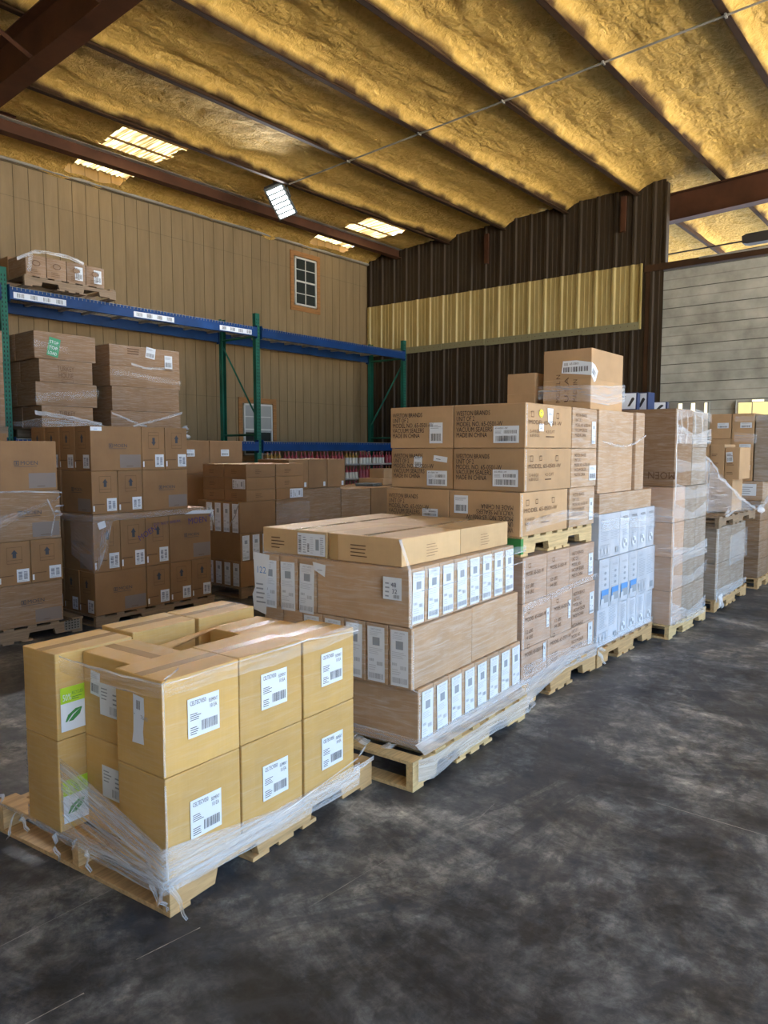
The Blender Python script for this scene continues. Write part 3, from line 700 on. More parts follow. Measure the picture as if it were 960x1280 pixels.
for k, (a, b) in enumerate(bays):
    for lev, (zt, hb) in enumerate(((3.42, .14), (1.67, .14))):
        for yy, s in ((YF, -1), (YB, 1)):
            q = MB(); y0, y1 = (yy-.045, yy+.004) if s < 0 else (yy-.004, yy+.045)
            q.box(a+.05, b-.05, y0, y1, zt-hb, zt, 'rblue'); 
            for xx in (a+.045, b-.053): q.box(xx, xx+.008, yy-.05 if s < 0 else yy-.03, yy+.03 if s < 0 else yy+.05, zt-hb-.03, zt+.03, 'rblue')
            bm_ = q.build('beam', rk, bev=.003)
            if s < 0 and lev == 0 and k == 1: FRONT = bm_
        for n_ in range(3):
            x0 = a+.08+n_*(b-a-.16)/3; x1 = x0+(b-a-.16)/3-.03; q = MB()
            for i in range(int((x1-x0)/.1)+1): q.box(x0+i*.1-.0025, x0+i*.1+.0025, YF-.05, YB+.05, zt+.002, zt+.007, 'wire')
            for i in range(10): q.box(x0, x1, YF+.0+i*.1-.0025, YF+i*.1+.0025, zt+.007, zt+.012, 'wire')
            for i in range(int((x1-x0)/.05)+1): q.box(x0+i*.05-.002, x0+i*.05+.002, YF-.052, YF-.048, zt-.03, zt+.007, 'wire')
            for i in range(3): q.box(x0+.15+i*(x1-x0-.3)/2-.02, x0+.15+i*(x1-x0-.3)/2+.02, YF+.004, YB-.004, zt-.03, zt-.0, 'galv')
            q.build('wire_deck', rk)
for x0, x1, z0, z1 in ((4.0, 4.63, 3.295, 3.365), (5.55, 6.17, 3.295, 3.365), (6.95, 7.55, 3.295, 3.365)):
    q = MB(); q.box(x0, x1, YF-.0475, YF-.0455, z0, z1, 'paper')
    for i in range(4):
        xx = x0+.04+i*.155
        for j in range(8): q.box(xx+j*.011, xx+j*.011+random.choice((.003, .006)), YF-.0482, YF-.0475, z0+.012, z1-.01, 'ink')
    q.build('barcode_strip', FRONT)

# ================================================================== LOADS, nearest first
# ---- S1: golden cartons on the front pallet
s1 = Stack(1.347, 2.033, 6.3)
pallet(s1, 1.19, 1.03, .13, 'wood', 'long pale pallet nearest the camera, under the golden cartons')
b1 = Stack(1.334, 2.024, 3.5)
G = 'golden cartons on the front pallet'
LO = [('F', 0, .33, 0, .262), ('G', .333, .66, 0, .265), ('H', .668, .99, .0, .262), ('E', .075, .30, .268, .575), ('A', -.032, .30, .58, .805), ('B', .333, .655, .625, .85), ('C', .66, .995, .61, .84), ('D', .66, .95, .28, .545)]
ws = {'F': 'nearest corner', 'G': 'middle of the labelled side', 'H': 'far end of the labelled side', 'E': 'recessed middle of the left side', 'A': 'left rear corner', 'B': 'middle of the rear side', 'C': 'far rear corner', 'D': 'behind the far end labelled carton'}
BX = {}
for tier, (z0, z1, nm) in enumerate(((.131, .481, 'lower'), (.482, .808, 'upper'))):
    for k, x0, x1, y0, y1 in LO:
        if tier == 0 and k in 'BCD': 
            if k == 'D': continue
        zz = z1-(.03 if (tier and k == 'D') else 0)-(.015 if (tier and k == 'H') else 0)-(.008 if tier and k == 'E' else 0)
        seam = 'x' if k in 'FGHABCD' else 'y'
        o = carton(b1, x0, x1, y0, y1, z0, zz, 'tan', '%s golden cardboard carton, %s of the front pallet' % (nm, ws[k]), G, seam=seam, top=bool(tier), sag=.012 if tier else 0, tapes='', jit=.8 if tier else .2)
        BX[(tier, k)] = o
        if k in 'FGH': lab_element(o, 'R', {'F': .095, 'G': .10, 'H': .10}[k], .105, .135, .135)
        if k in 'A':
            d = face(o, 'R'); d.rect(.012, .03, .10, .165, 'paper'); d.rect(.012, .135, .10, .06, 'green', 1); d.text('50%', .02, .145, .035, 'paper', 2, width=.035); d.text('RECYCLED', .057, .163, .017, 'leaf', 2, width=.045); d.lines(.057, .145, .045, .014, 2, 'leaf', 2)
            d.poly([(.028, .065), (.04, .09), (.07, .107), (.098, .108), (.088, .083), (.06, .064)], 'leaf', 1); d.poly([(.026, .055), (.03, .055), (.062, .086), (.09, .104), (.058, .089)], 'paper', 2); d.done('recycling_label', o)
        if k == 'E':
            d = face(o, 'L'); d.rect(.11, .10 if tier else .14, .115, .12, 'paper'); d.barcode(.17, .11 if tier else .15, .05, .03, 'inkgrey', n=8); d.lines(.12, .16 if tier else .2, .05, .05, 4, 'inkgrey'); d.lines(.19, .15 if tier else .19, .028, .05, 3, 'inkgrey'); d.done('shipping_label', o)
            if tier: lab_bar(o, 'L', .055, .165, .058, .09, -.08)
o = BX[(1, 'F')]; d = face(o, 'L'); d.T = (.15, .17, -.03)
d.poly([(.10, .09), (.165, .095), (.16, .14), (.168, .20), (.165, .255), (.107, .258), (.108, .18), (.107, .13)], 'paper'); d.barcode(.125, .21, .022, .03, 'ink', n=7); d.text('7640', .147, .18, .02, 'inkgrey', 1); d.lines(.112, .19, .008, .01, 1); d.done('paper_slip', o)
# loose flap over the gap in the middle
q = MB(); q.face([(0, 0, 0), (.30, .03, .035), (.31, .06, .03), (.02, .12, -.01)], 'tan'); q.face([(0, 0, -.003), (.02, .12, -.013), (.31, .06, .027), (.30, .03, .032)], 'tan')
f_ = q.build('flap', BX[(1, 'E')]); f_.location = (.13, -.01, .285)
wr = wrap('clear stretch film round the golden cartons on the front pallet')
ribbon('film_band', wr, around(b1, 0, 1.0, 0, .81, (.745, .755, .76)), .055, 'filmrope' if False else 'film', amp=.008)
ribbon('film_band', wr, around(b1, -.012, 1.0, 0, .80, (.42, .16, .15)), [.05, .10, .10, .04, .04], 'filmhaze')
ribbon('film_band', wr, around(b1, -.012, 1.0, 0, .81, (.26, .12, .12)), [.18, .20, .14, .06, .03], 'filmhaze')
ribbon('film_band', wr, around(b1, -.012, 1.0, 0, .81, (.10, .10, .09)), [.08, .08, .08, .09, .08], 'filmhaze')
ribbon('film_band', wr, [s1.pt(-.012, 1.0, .125), s1.pt(-.012, .5, .11), s1.pt(-.012, -.012, .09), s1.pt(.5, -.012, .10), s1.pt(1.19, -.012, .12)], [.01, .02, .05, .035, .02], 'filmhaze')
# taut folds that run from the cartons down to the pallet corners
ribbon('film_fold', wr, [b1.pt(-.015, .81, .40), b1.pt(-.016, .35, .25), b1.pt(-.012, -.01, .16)], .006, 'filmrope', amp=.002)
ribbon('film_fold', wr, [b1.pt(-.014, .81, .29), s1.pt(-.014, .45, .145), s1.pt(-.014, -.012, .10)], .008, 'filmrope', amp=.003)
ribbon('film_fold', wr, [b1.pt(.0, -.016, .13), b1.pt(.45, -.016, .15), b1.pt(1.0, -.014, .21)], .006, 'filmrope', amp=.003)
ribbon('film_fold', wr, [b1.pt(-.014, .81, .80), b1.pt(-.014, .5, .792), b1.pt(-.014, .2, .795), b1.pt(-.012, -.01, .80)], .007, 'filmrope', amp=.005)
ribbon('film_fold', wr, [b1.pt(0, -.014, .80), b1.pt(.35, -.014, .80), b1.pt(.68, -.014, .80), b1.pt(1.0, -.014, .775)], .005, 'filmrope', amp=.004)
for z0, z1 in ((.81, .50), (.47, .15)):
    ribbon('film_edge', wr, [b1.pt(-.012, -.012, z1), b1.pt(-.013, -.014, (z0+z1)/2), b1.pt(-.012, -.012, z0)], .010, 'filmrope', up=(.6, -.3, 0), amp=.003)
for p_, d_ in (((-.02, .62, .11), (.0, -.02, -.11)), ((-.02, .88, .12), (0, .01, -.12)), ((-.02, .84, .12), (0, -.05, -.08)), ((-.02, .50, .12), (0, .02, -.04)), ((-.02, .42, .11), (0, -.02, -.08)), ((-.02, .12, .19), (0, -.10, -.13)), ((-.02, .10, .17), (.0, -.11, -.15)), ((-.02, .02, .11), (.02, -.03, -.11)), ((-.01, .0, .10), (.03, -.04, -.10)), ((-.02, 1.0, .12), (-.02, .02, .07))):
    tail(wr, s1.pt(*p_), Matrix.Rotation(s1.yaw, 3, 'Z') @ Vector(d_), .022)
tail(wr, b1.pt(1.03, .02, .20), (.06, .0, .01), .06); tail(wr, b1.pt(-.02, -.01, .80), (.08, -.01, .01), .02); tail(wr, b1.pt(.0, .0, .815), (.10, .03, .0), .02)

# ---- S2: labelled cartons with four flat cartons on top
s2 = Stack(2.575, 1.958, 3.3); b2 = Stack(2.70, 2.022, 4.0); b2f = Stack(2.695, 2.115, 3.0)
pallet(s2, 1.16, 1.05, .141, 'woodlight', 'pale pallet under the white-labelled cartons, second in the row')
G2 = 'slim cartons with tall white labels'
def tall_row(z0, z1, nm, n=8, y0=0, dep=.56, wid=1.10):
    for i in range(n):
        xo, yo = (-.03, .035) if nm == 'top' else (0, 0)
        o = carton(b2, xo+i*wid/n, xo+(i+1)*wid/n, yo+y0, yo+y0+dep, z0, z1, 'kraft_w', 'slim carton in the %s labelled tier of the second pallet, %s from its near corner' % (nm, ORD[i]), G2, gap=.0015)
        lab_tall(o, 'R', .022, .012, .10, z1-z0-.03, random.uniform(-.03, .03))
ORD = ['first', 'second', 'third', 'fourth', 'fifth', 'sixth', 'seventh', 'eighth']
tall_row(.142, .432, 'bottom'); tall_row(.726, .999, 'top')
for z0, z1, nm in ((.142, .432, 'bottom'), (.726, .999, 'top')):
    for i in range(3):
        yo = .037 if nm == 'top' else 0.002; xo = -.03 if nm == 'top' else 0
        o = carton(b2, xo, xo+.56, yo+.56+i*.13, yo+.56+(i+1)*.13, z0, z1, 'kraft_w', 'slim carton on the second pallet\'s left side, %s tier, %s from its far end' % (nm, ORD[2-i]), G2, gap=.0015)
        lab_tall(o, 'L', .018, .012 if nm == 'bottom' else -.01, .098, z1-z0-.02, random.uniform(-.03, .03))
for i in range(7):
    o = carton(b2, -.035, .54, .015+i*.135, .015+(i+1)*.135, .433, .725, 'kraft_w', 'left-labelled slim carton, middle tier of the second pallet, %s from the near corner' % ORD[i], G2, gap=.0015)
    if i < 5: lab_tall(o, 'L', .018, .012, .10, .265, random.uniform(-.02, .02))
carton(b2, .543, 1.09, .015, .15, .433, .725, 'kraft_w', 'plain far carton in the middle tier of the second pallet', G2, gap=.0015)
for i, (x0, x1, y0, y1) in enumerate(((0, .532, 0, .46), (.536, 1.07, 0, .46), (0, .532, .465, .925), (.536, 1.07, .465, .925))):
    o = carton(b2f, x0, x1, y0, y1, 1.0, 1.136, 'flat', ['flat carton at the near corner on top of the second pallet', 'flat carton on top of the second pallet, touching the stacked vacuum sealer cartons', 'flat carton with the wide white label, on top of the second pallet', 'rear flat carton on top of the second pallet, beyond the wide-labelled one'][i], 'flat cartons on top of the second pallet', top=True, seam='x', sag=.015, jit=.6)
    if i == 2: lab_wide(o, 'L', .26, .01, .19, .112); 
    if i == 2: d = face(o, 'L'); d.lines(.07, .03, .1, .07, 4, 'inkbrown', 1, .3); d.done('printed_text', o)
    if i == 0: d = face(o, 'L'); d.rect(.02, 0, .05, .13, 'tape', 0); d.lines(.15, .03, .14, .07, 4, 'inkbrown', 1, .3); d.done('printed_text', o); d = face(o, 'R'); d.lines(.2, .03, .1, .07, 5, 'inkbrown', 1, .15); d.done('printed_text', o)
    if i == 1: d = face(o, 'R'); d.lines(.2, .03, .1, .07, 5, 'inkbrown', 1, .15); d.done('printed_text', o)
o = bpy.data.objects.new('d', None); bpy.data.objects.remove(o)
wr = wrap('clear stretch film round the white-labelled cartons on the second pallet')
# loose paper slips caught in the film
q = Decal(b2.pt(-.052, .165, .855), (b2.M.to_3x3() @ Vector((0, -1, 0))), (0, 0, 1), (b2.M.to_3x3() @ Vector((-1, 0, 0))))
q.rect(0, 0, .105, .105, 'paper'); q.lines(.012, .012, .025, .08, 4, 'inkgrey'); q.text('48', .045, .06, .03, 'inknavy', 1); q.text('32', .05, .03, .03, 'inknavy', 1); q.barcode(.06, .008, .035, .016, n=8)
ps = q.done('paper_slip', wr)
q = Decal(b2.pt(-.052, .60, .93), (b2.M.to_3x3() @ Vector((0, -1, 0))), (0, 0, 1), (b2.M.to_3x3() @ Vector((-1, 0, 0)))); q.poly([(0, .06), (.01, .02), (.08, -.01), (.085, .05)], 'paper'); q.lines(.03, .02, .04, .01, 1); q.done('paper_slip', wr)
q = Decal(b2.pt(-.06, 1.01, .70), (b2.M.to_3x3() @ Vector((0, -1, 0))), (0, 0, 1), (b2.M.to_3x3() @ Vector((-1, 0, 0)))); q.poly([(.0, .0), (.09, -.02), (.10, .12), (.12, .3), (.0, .31), (.01, .12), (-.01, .08)], 'paper'); q.text('122', .02, .20, .05, 'inkblue', 1); q.lines(.02, .04, .07, .12, 5); q.done('paper_slip', wr)
ribbon('film_sheet', wr, [s2.pt(.08, -.012, .150), s2.pt(.6, -.012, .150), s2.pt(1.17, -.012, .150)], [.07, .08, .09], 'filmmilk', up=(0, .80, .5), amp=.003)
ribbon('film_band', wr, [s2.pt(.02, -.018, .05), s2.pt(.15, -.02, .02), s2.pt(.45, -.02, .055), s2.pt(.8, -.02, .05), s2.pt(1.17, -.02, .04)], [.10, .11, .08, .09, .10], 'filmmilk', amp=.006)
ribbon('film_band', wr, around(b2, 0, 1.12, 0, .96, (.16, .15, .16)), .05, 'filmhaze')
ribbon('film_band', wr, around(b2, 0, 1.12, 0, .96, (.98, .96, .96)), .04, 'film')
ribbon('film_fold', wr, [b2.pt(0, -.016, .90), b2.pt(.5, -.016, .895), b2.pt(1.12, -.016, .90)], .004, 'filmrope', amp=.002)
ribbon('film_edge', wr, [b2.pt(-.03, .09, 1.135), b2.pt(-.045, .03, 1.0), b2.pt(-.045, .022, .88), b2.pt(-.045, .022, .73)], .018, 'filmrope', up=(.7, -.4, 0), amp=.005)
ribbon('film_edge', wr, [b2.pt(-.05, .003, .72), b2.pt(-.045, .003, .44), b2.pt(-.012, -.012, .42), b2.pt(-.012, -.012, .15)], .008, 'filmrope', up=(.7, -.4, 0), amp=.004)
for p_, d_ in (((.0, .28, .15), (.0, .08, .03)), ((.0, .55, .15), (-.02, .1, .02)), ((.0, .5, .17), (-.02, .05, -.02)), ((.02, .2, .15), (0, -.1, .01)), ((1.2, -.01, .05), (.02, 0, -.03)), ((1.18, .0, .08), (.03, -.02, -.05))):
    tail(wr, s2.pt(*p_), Matrix.Rotation(s2.yaw, 3, 'Z') @ Vector(d_), .05)

# ---- S3: vacuum sealer cartons
s3 = Stack(3.835, 2.11, 1.0, 0, 1.045)
pallet(Stack(3.82, 2.10, 1.0), 1.10, 1.12, .15, 'wood', 'floor-level pallet beneath the vacuum sealer cartons', plate=False)
G3 = 'vacuum sealer cartons'
def weston_text(o, f, W, h, flip=False):
    d = face(o, f)
    if flip: d.T = (W/2, h/2, PI)
    for i, t in enumerate(('WESTON BRANDS', 'UNIT OF 2', 'MODEL NO. 65-0501-W', 'VACUUM SEALERS', 'MADE IN CHINA')):
        d.text(t, W*.05, h*(.79-.132*i), .040, 'ink' if not flip else 'ink', width={0: .50, 1: .27, 2: .68, 3: .53, 4: .46}[i]*W)
    d.done('printed_text', o)
def weston_label(o, f, u, v, w=.17, h=.10):
    d = face(o, f); d.rect(u, v, w, h, 'paper'); d.text('65-0501-W', u+w*.06, v+h*.82, .014, 'ink', width=w*.5); d.barcode(u+w*.42, v+h*.55, w*.5, h*.2, n=14); d.lines(u+w*.06, v+h*.55, w*.28, h*.2, 3, 'inkgrey'); d.barcode(u+w*.1, v+h*.1, w*.82, h*.32, n=20); d.done('shipping_label', o)
def side_text(o, f, W, h):
    d = face(o, f); d.text('MODEL 65-0501-W', W*.06, h*.56, .035, 'inkbrown', width=W*.72); d.text('5.4 KGS', W*.08, h*.36, .026, 'inkbrown', width=W*.2); d.text('6.8 KGS', W*.08, h*.26, .026, 'inkbrown', width=W*.2)
    d.text('4.2 CUFT', W*.42, h*.36, .026, 'inkbrown', width=W*.2); d.lines(W*.42, h*.26, W*.2, h*.08, 1, 'inkbrown'); d.frame(W*.1, h*.72, W*.06, W*.06, .004, 'inkbrown'); d.frame(W*.3, h*.74, W*.05, W*.05, .004, 'inkbrown'); d.frame(W*.66, h*.72, W*.06, W*.06, .004, 'inkbrown'); d.done('printed_text', o)
TI = [(1.064, 1.312, 'third', -.04), (1.313, 1.558, 'second', 0), (1.559, 1.809, 'top', 0)]
W1 = .475
for t, (z0, z1, nm, dx) in enumerate(TI):
    h = z1-z0
    for c in range(2):
        o = carton(s3, dx+(.01 if c and t == 1 else 0), dx+.61, c*W1, (c+1)*W1, z0, z1, 'kraft', '%s vacuum sealer carton with black printing, %s column, %s row' % ('tan', 'right-hand' if c == 0 else 'left-hand', nm), G3, top=(t == 2), seam='x')
        if t == 0 and c == 0: weston_text(o, 'L', W1, h, True); lab_bar(o, 'L', .04, .12, .10, .11)
        else:
            weston_text(o, 'L', W1, h)
            if c == 0: weston_label(o, 'L', W1*.60, h*.12)
            elif t == 2: lab_bar(o, 'L', W1*.67, h*.12, .10, .13)
            elif t == 1: weston_label(o, 'L', W1*.62, h*.08, .155, .095); lab_bar(o, 'L', W1*.40, h*.55, .065, .07, -.1); d = face(o, 'L'); d.T = (.4, .2, -.12); d.rect(W1*.73, h*.70, .105, .035, 'paper'); d.lines(W1*.77, h*.75, .05, .01, 1, 'ink'); d.done('white_sticker', o)
            else: weston_label(o, 'L', W1*.62, h*.35, .12, .05)
        if c == 0: side_text(o, 'R', .6, h)
        if c == 0 and t == 2:
            d = face(o, 'R'); d.ellipse(.19, .205, .028, .025, 'yellow'); d.text('10', .172, .195, .03, 'inkgrey', 1); d.poly([(.27, .24), (.35, .24), (.34, .15), (.33, .13), (.28, .16)], 'paper'); d.lines(.285, .2, .05, .02, 2); d.rect(.165, .10, .06, .045, 'paper'); d.lines(.175, .115, .035, .015, 2, 'ink'); d.done('paper_sticker', o)
    o = carton(s3, dx*.4+.615, dx*.4+1.0, 0, .6, z0, z1, 'kraft_w', 'end-on vacuum sealer carton right of the printed ones, %s row' % nm, G3, top=(t == 2), seam='y')
    d = face(o, 'R')
    for i, tx in enumerate(('WESTON BRANDS', 'UNIT OF 2', 'MODEL NO. 65-0501-W', 'VACUUM SEALERS', 'MADE IN CHINA')): d.text(tx, .03, h*(.82-.13*i), .03, 'inkbrown', width={0: .18, 1: .10, 2: .24, 3: .19, 4: .17}[i])
    d.done('printed_text', o)
    if t == 1: lab_bar(o, 'R', .27, .04, .11, .10)
    else: lab_tall(o, 'R', .30, .03, .06, .15)
s3u = Stack(3.85, 2.135, 1.0, s3.zz(.942)+.0)
pallet(s3u, 1.03, 1.0, .1255, 'woodlight', 'pallet with a green painted end, sandwiched between upper and lower vacuum sealer cartons', green=True)
LT = [(.679, .941, 'upper', (0, .305, .62, 1.0)), (.415, .678, 'middle', (0, .37, .67, 1.03)), (.152, .414, 'bottom', (0, .33, 1.03))]
for t, (z0, z1, nm, xs_) in enumerate(LT):
    h = z1-z0
    for i in range(len(xs_)-1):
        o = carton(s3, xs_[i], xs_[i+1], 0, .5, z0, z1, 'pink_w', '%s row carton below the sandwiched pallet, %s from its left' % (nm, ORD[i]), 'wrapped lower cartons of the third pallet')
        w_ = xs_[i+1]-xs_[i]; d = face(o, 'R')
        if i < len(xs_)-2 or t == 2:
            d.text('MODEL 65-0501-W', .03, h*.62, .035, 'inkbrown', width=min(w_, .4)*.75); d.text('12 LBS', .03, h*.34, .032, 'inkbrown', width=.10); d.text('14 LBS', .03, h*.2, .032, 'inkbrown', width=.10); d.frame(.06, h*.8, .03, .025, .003, 'inkbrown')
        if i == len(xs_)-2:
            for j, tx in enumerate(('WESTON BRANDS', 'UNIT OF 1', 'MODEL NO.', 'VACUUM SEALER', 'MADE IN CHINA')): d.text(tx, w_-.36, h*(.82-.14*j), .034, 'inkbrown', width={0: .18, 1: .1, 2: .14, 3: .19, 4: .17}[j])
        d.done('printed_text', o)
        if i == len(xs_)-2: lab_tall(o, 'R', w_-.09, .05, .07, .15)
        elif t: lab_tall(o, 'R', w_-.06, .08, .035, .12)
    carton(s3, 0, 1.0, .503, 1.0, z0, z1, 'pink_w', '%s row carton at the rear of the third pallet, under the sandwiched pallet' % nm, 'wrapped lower cartons of the third pallet')
wr = wrap('clear stretch film round the stacked vacuum sealer cartons')
ribbon('film_band', wr, [s3.pt(-.015, .0, .04), s3.pt(.1, -.015, .04), s3.pt(.55, -.015, .12), s3.pt(1.06, -.015, .10)], [.14, .14, .10, .09], 'filmmilk')
ribbon('film_band', wr, [s3.pt(-.0, -.014, .16), s3.pt(.5, -.014, .2), s3.pt(1.04, -.014, .24)], [.18, .12, .06], 'film')
ribbon('film_band', wr, [s3.pt(-.0, -.014, .63), s3.pt(.5, -.014, .67), s3.pt(1.03, -.014, .70)], [.05, .04, .03], 'film')
ribbon('film_band', wr, [s3.pt(-.0, -.014, 1.09), s3.pt(.5, -.014, 1.12), s3.pt(1.03, -.014, 1.10)], [.06, .07, .03], 'film')
for z0, z1 in ((1.80, 1.57), (1.55, 1.32), (1.30, 1.07), (.93, .68), (.67, .42)):
    ribbon('film_edge', wr, [s3.pt(-.012+(-.04 if z0 == 1.3 else 0), -.012, z1), s3.pt(-.012+(-.04 if z0 == 1.3 else 0), -.012, z0)], .010, 'filmrope', up=(.6, -.4, 0), amp=.002)
for p_, d_ in (((1.04, -.01, .13), (.05, -.02, -.02)), ((1.05, -.01, .12), (.03, -.05, -.11)), ((1.02, -.0, .11), (.06, 0, .02))): tail(wr, s3.pt(*p_), d_, .03)

# ---- S4: white printed cartons, wrapped brown cartons above
s4 = Stack(4.935, 2.12, .3, 0, 1.034)
pallet(Stack(4.93, 2.11, .3), 1.09, 1.0, .14, 'wood', 'pallet under the bluish white printed cartons')
G4 = 'white cartons printed with instructions'
def instr(o, w_, h, kind):
    d = face(o, 'R')
    d.frame(.004, .004, w_-.008, h-.01, .002, 'inkpale')
    if kind == 'wide':
        d.text('ASSEMBLY', w_*.04, h*.88, .018, 'inkgrey', width=w_*.2); d.lines(w_*.04, h*.42, w_*.42, h*.42, 11, 'inkgrey', 1, .22); d.lines(w_*.52, h*.42, w_*.42, h*.46, 12, 'inkgrey', 1, .22)
        for i in range(3): d.frame(w_*(.05+.16*i), h*.06, w_*.12, h*.26, .003, 'inkgrey', 1); d.ellipse(w_*(.11+.16*i), h*.18, w_*.035, h*.08, 'inkpale', 1)
        d.rect(w_*.78, h*.08, w_*.14, h*.14, 'inkgrey', 1)
    elif kind == 'pic':
        d.text('MODEL', w_*.2, h*.86, .02, 'inkgrey', width=w_*.55); d.lines(w_*.12, h*.45, w_*.7, h*.36, 8, 'inkpale', 1, .3)
        for i in range(3): d.ellipse(w_*.5, h*(.5+.12*i), w_*.12, h*.03, 'inkgrey', 2)
        d.rect(w_*.15, h*.20, w_*.72, h*.20, 'inkblue', 1); d.rect(w_*.25, h*.12, w_*.6, h*.16, 'inkgrey', 2); d.rect(w_*.1, h*.1, w_*.3, h*.12, 'inkpale', 3)
    else:
        d.text('MODEL', w_*.2, h*.86, .026, 'ink', width=w_*.6); d.lines(w_*.2, h*.46, w_*.6, h*.36, 10, 'inkgrey', 1, .28)
        d.ellipse(w_*.5, h*.26, w_*.28, h*.15, 'inkpale', 1); d.ellipse(w_*.5, h*.26, w_*.22, h*.11, 'paper', 2); d.ellipse(w_*.42, h*.3, w_*.10, h*.05, 'inkgrey', 3); d.ellipse(w_*.58, h*.22, w_*.10, h*.05, 'inkgrey', 3)
    d.done('printed_instructions', o)
for t, (z0, z1, nm) in enumerate(((.142, .452, 'bottom'), (.453, .80, 'middle'), (.801, 1.11, 'upper'))):
    wds = [.37, .175, .175, .175, .175] if t != 1 else [.175, .175, .175, .175, .36]
    x = 0
    for i, w_ in enumerate(wds):
        ex = .02 if (t == 1 and i == 4) else 0
        o = carton(s4, x, x+w_+ex, -.01 if t == 1 else 0, .5, z0, z1, 'whitebox', 'white printed carton, %s row of the white block, %s from the left' % (nm, ORD[i]), G4)
        instr(o, w_, z1-z0, 'wide' if w_ > .3 else ('pic' if t == 1 else 'strip')); x += w_
    carton(s4, 0, 1.04, .503, 1.0, z0, z1, 'whitebox', 'white printed carton at the rear of the white block, %s row' % nm, G4)
GW = 'brown wrapped cartons above the white printed ones'
for i, (x0, x1, y0, y1, z0, z1, lb) in enumerate(((.0, .98, .0, .5, 1.111, 1.25, 'low wide wrapped carton directly on the white printed cartons'), (0, .62, .02, .5, 1.251, 1.82, 'wrapped carton beneath the tall open carton, beside the vacuum sealer cartons'), (.625, .80, .0, .5, 1.251, 1.82, 'narrow wrapped carton right of the open carton'), (0, .8, .503, .95, 1.111, 1.82, 'rear wrapped carton below the shorter open carton'))):
    carton(s4, x0, x1, y0, y1, z0, z1, 'kraft_w', lb, GW, top=(i > 1))
def open_carton(st, x0, x1, y0, y1, z0, z1, fl, lb, m='kraft'):
    """carton without lid: four walls of real thickness, upright flaps as parts"""
    r = empty('open_cardboard_box', st.pt((x0+x1)/2, (y0+y1)/2, z0), st.yaw+math.radians(1)); tag(r, lb, 'box'); w, d, h = (x1-x0)*st.k, (y1-y0)*st.k, st.zz(z1)-st.zz(z0); fl *= st.k; t = .006
    q = MB(); q.box(-w/2, w/2, -d/2, -d/2+t, 0, h, m); q.box(-w/2, w/2, d/2-t, d/2, 0, h, m); q.box(-w/2, -w/2+t, -d/2+t, d/2-t, 0, h, m); q.box(w/2-t, w/2, -d/2+t, d/2-t, 0, h, m); q.box(-w/2, w/2, -d/2, d/2, 0, t, m); q.build('carton_body', r, bev=.002)
    q = MB(); q.box(-w/2+.003, w/2-.003, -d/2, -d/2+t*.6, h, h+fl, m); q.build('flap', r); q = MB(); q.box(-w/2, -w/2+t*.6, -d/2+.003, d/2-.003, h, h+fl, m); q.build('flap', r)
    q = MB(); q.box(-w/2+.003, w/2-.003, d/2-t*.6, d/2, h, h+fl*.9, m); q.build('flap', r); q = MB(); q.box(w/2-t*.6, w/2, -d/2+.003, d/2-.003, h, h+fl*.9, m); q.build('flap', r)
    r['_w'] = w; r['_d'] = d; r['_h'] = h+fl; BOXES.append(r); return r
oc = open_carton(s4, .02, .60, .10, .45, 1.825, 2.03, .205, 'tall open carton with raised flaps and a crooked barcode label, highest in the row')
dc = Decal((-oc['_w']/2-.001, oc['_d']/2, 0), (0, -1, 0), (0, 0, 1), (-1, 0, 0)); 
dc.poly([(.14, .26), (.24, .25), (.362, .235), (.362, .325), (.25, .345), (.15, .345)], 'paper'); dc.barcode(.155, .265, .19, .035, n=16); dc.text('65-0501', .20, .315, .022, 'ink', 1); dc.barcode(.16, .31, .03, .02, n=6); dc.done('shipping_label', oc)
dc = Decal((-oc['_w']/2, -oc['_d']/2-.001, 0), (1, 0, 0), (0, 0, 1), (0, -1, 0)); dc.poly([(0, .235), (.05, .19), (.075, .20), (.115, .27), (.06, .31), (0, .325)], 'paper'); dc.T = (.04, .25, -.5); dc.barcode(.01, .235, .06, .04, n=8); dc.done('shipping_label', oc)
dc = Decal((-oc['_w']/2-.001, oc['_d']/2, 0), (0, -1, 0), (0, 0, 1), (-1, 0, 0))
for j in range(3): dc.text(('MODEL N', 'U.S.A', 'MADE IN')[j], .10+.065*j, .05, .045, 'inkbrown', 1, width=.2-.02*j, vert=True)
dc.done('printed_text', oc)
oc2 = open_carton(s4, .02, .6, .52, .74, 1.825, 1.95, .145, 'shorter open carton behind and left of the tall open carton', 'kraft')
wr = wrap('clear stretch film round the white printed cartons and open cartons')
ribbon('film_band', wr, [s4.pt(.008, .48, 1.90), s4.pt(.008, .09, 1.87), s4.pt(.3, .088, 1.86), s4.pt(.61, .088, 1.90)], [.10, .12, .14, .13], 'filmhaze')
ribbon('film_fold', wr, [s4.pt(0, -.008, 1.60), s4.pt(.2, -.008, 1.572), s4.pt(.4, -.008, 1.565), s4.pt(.6, -.008, 1.59), s4.pt(.8, -.008, 1.65)], [.012, .018, .012, .02, .015], 'filmhaze')
ribbon('film_band', wr, [s4.pt(0, -.012, 1.0), s4.pt(.5, -.012, .98), s4.pt(1.05, -.016, .95)], .08, 'film'); ribbon('film_band', wr, [s4.pt(0, -.012, .14), s4.pt(.5, -.012, .14), s4.pt(1.05, -.016, .14)], .06, 'film')
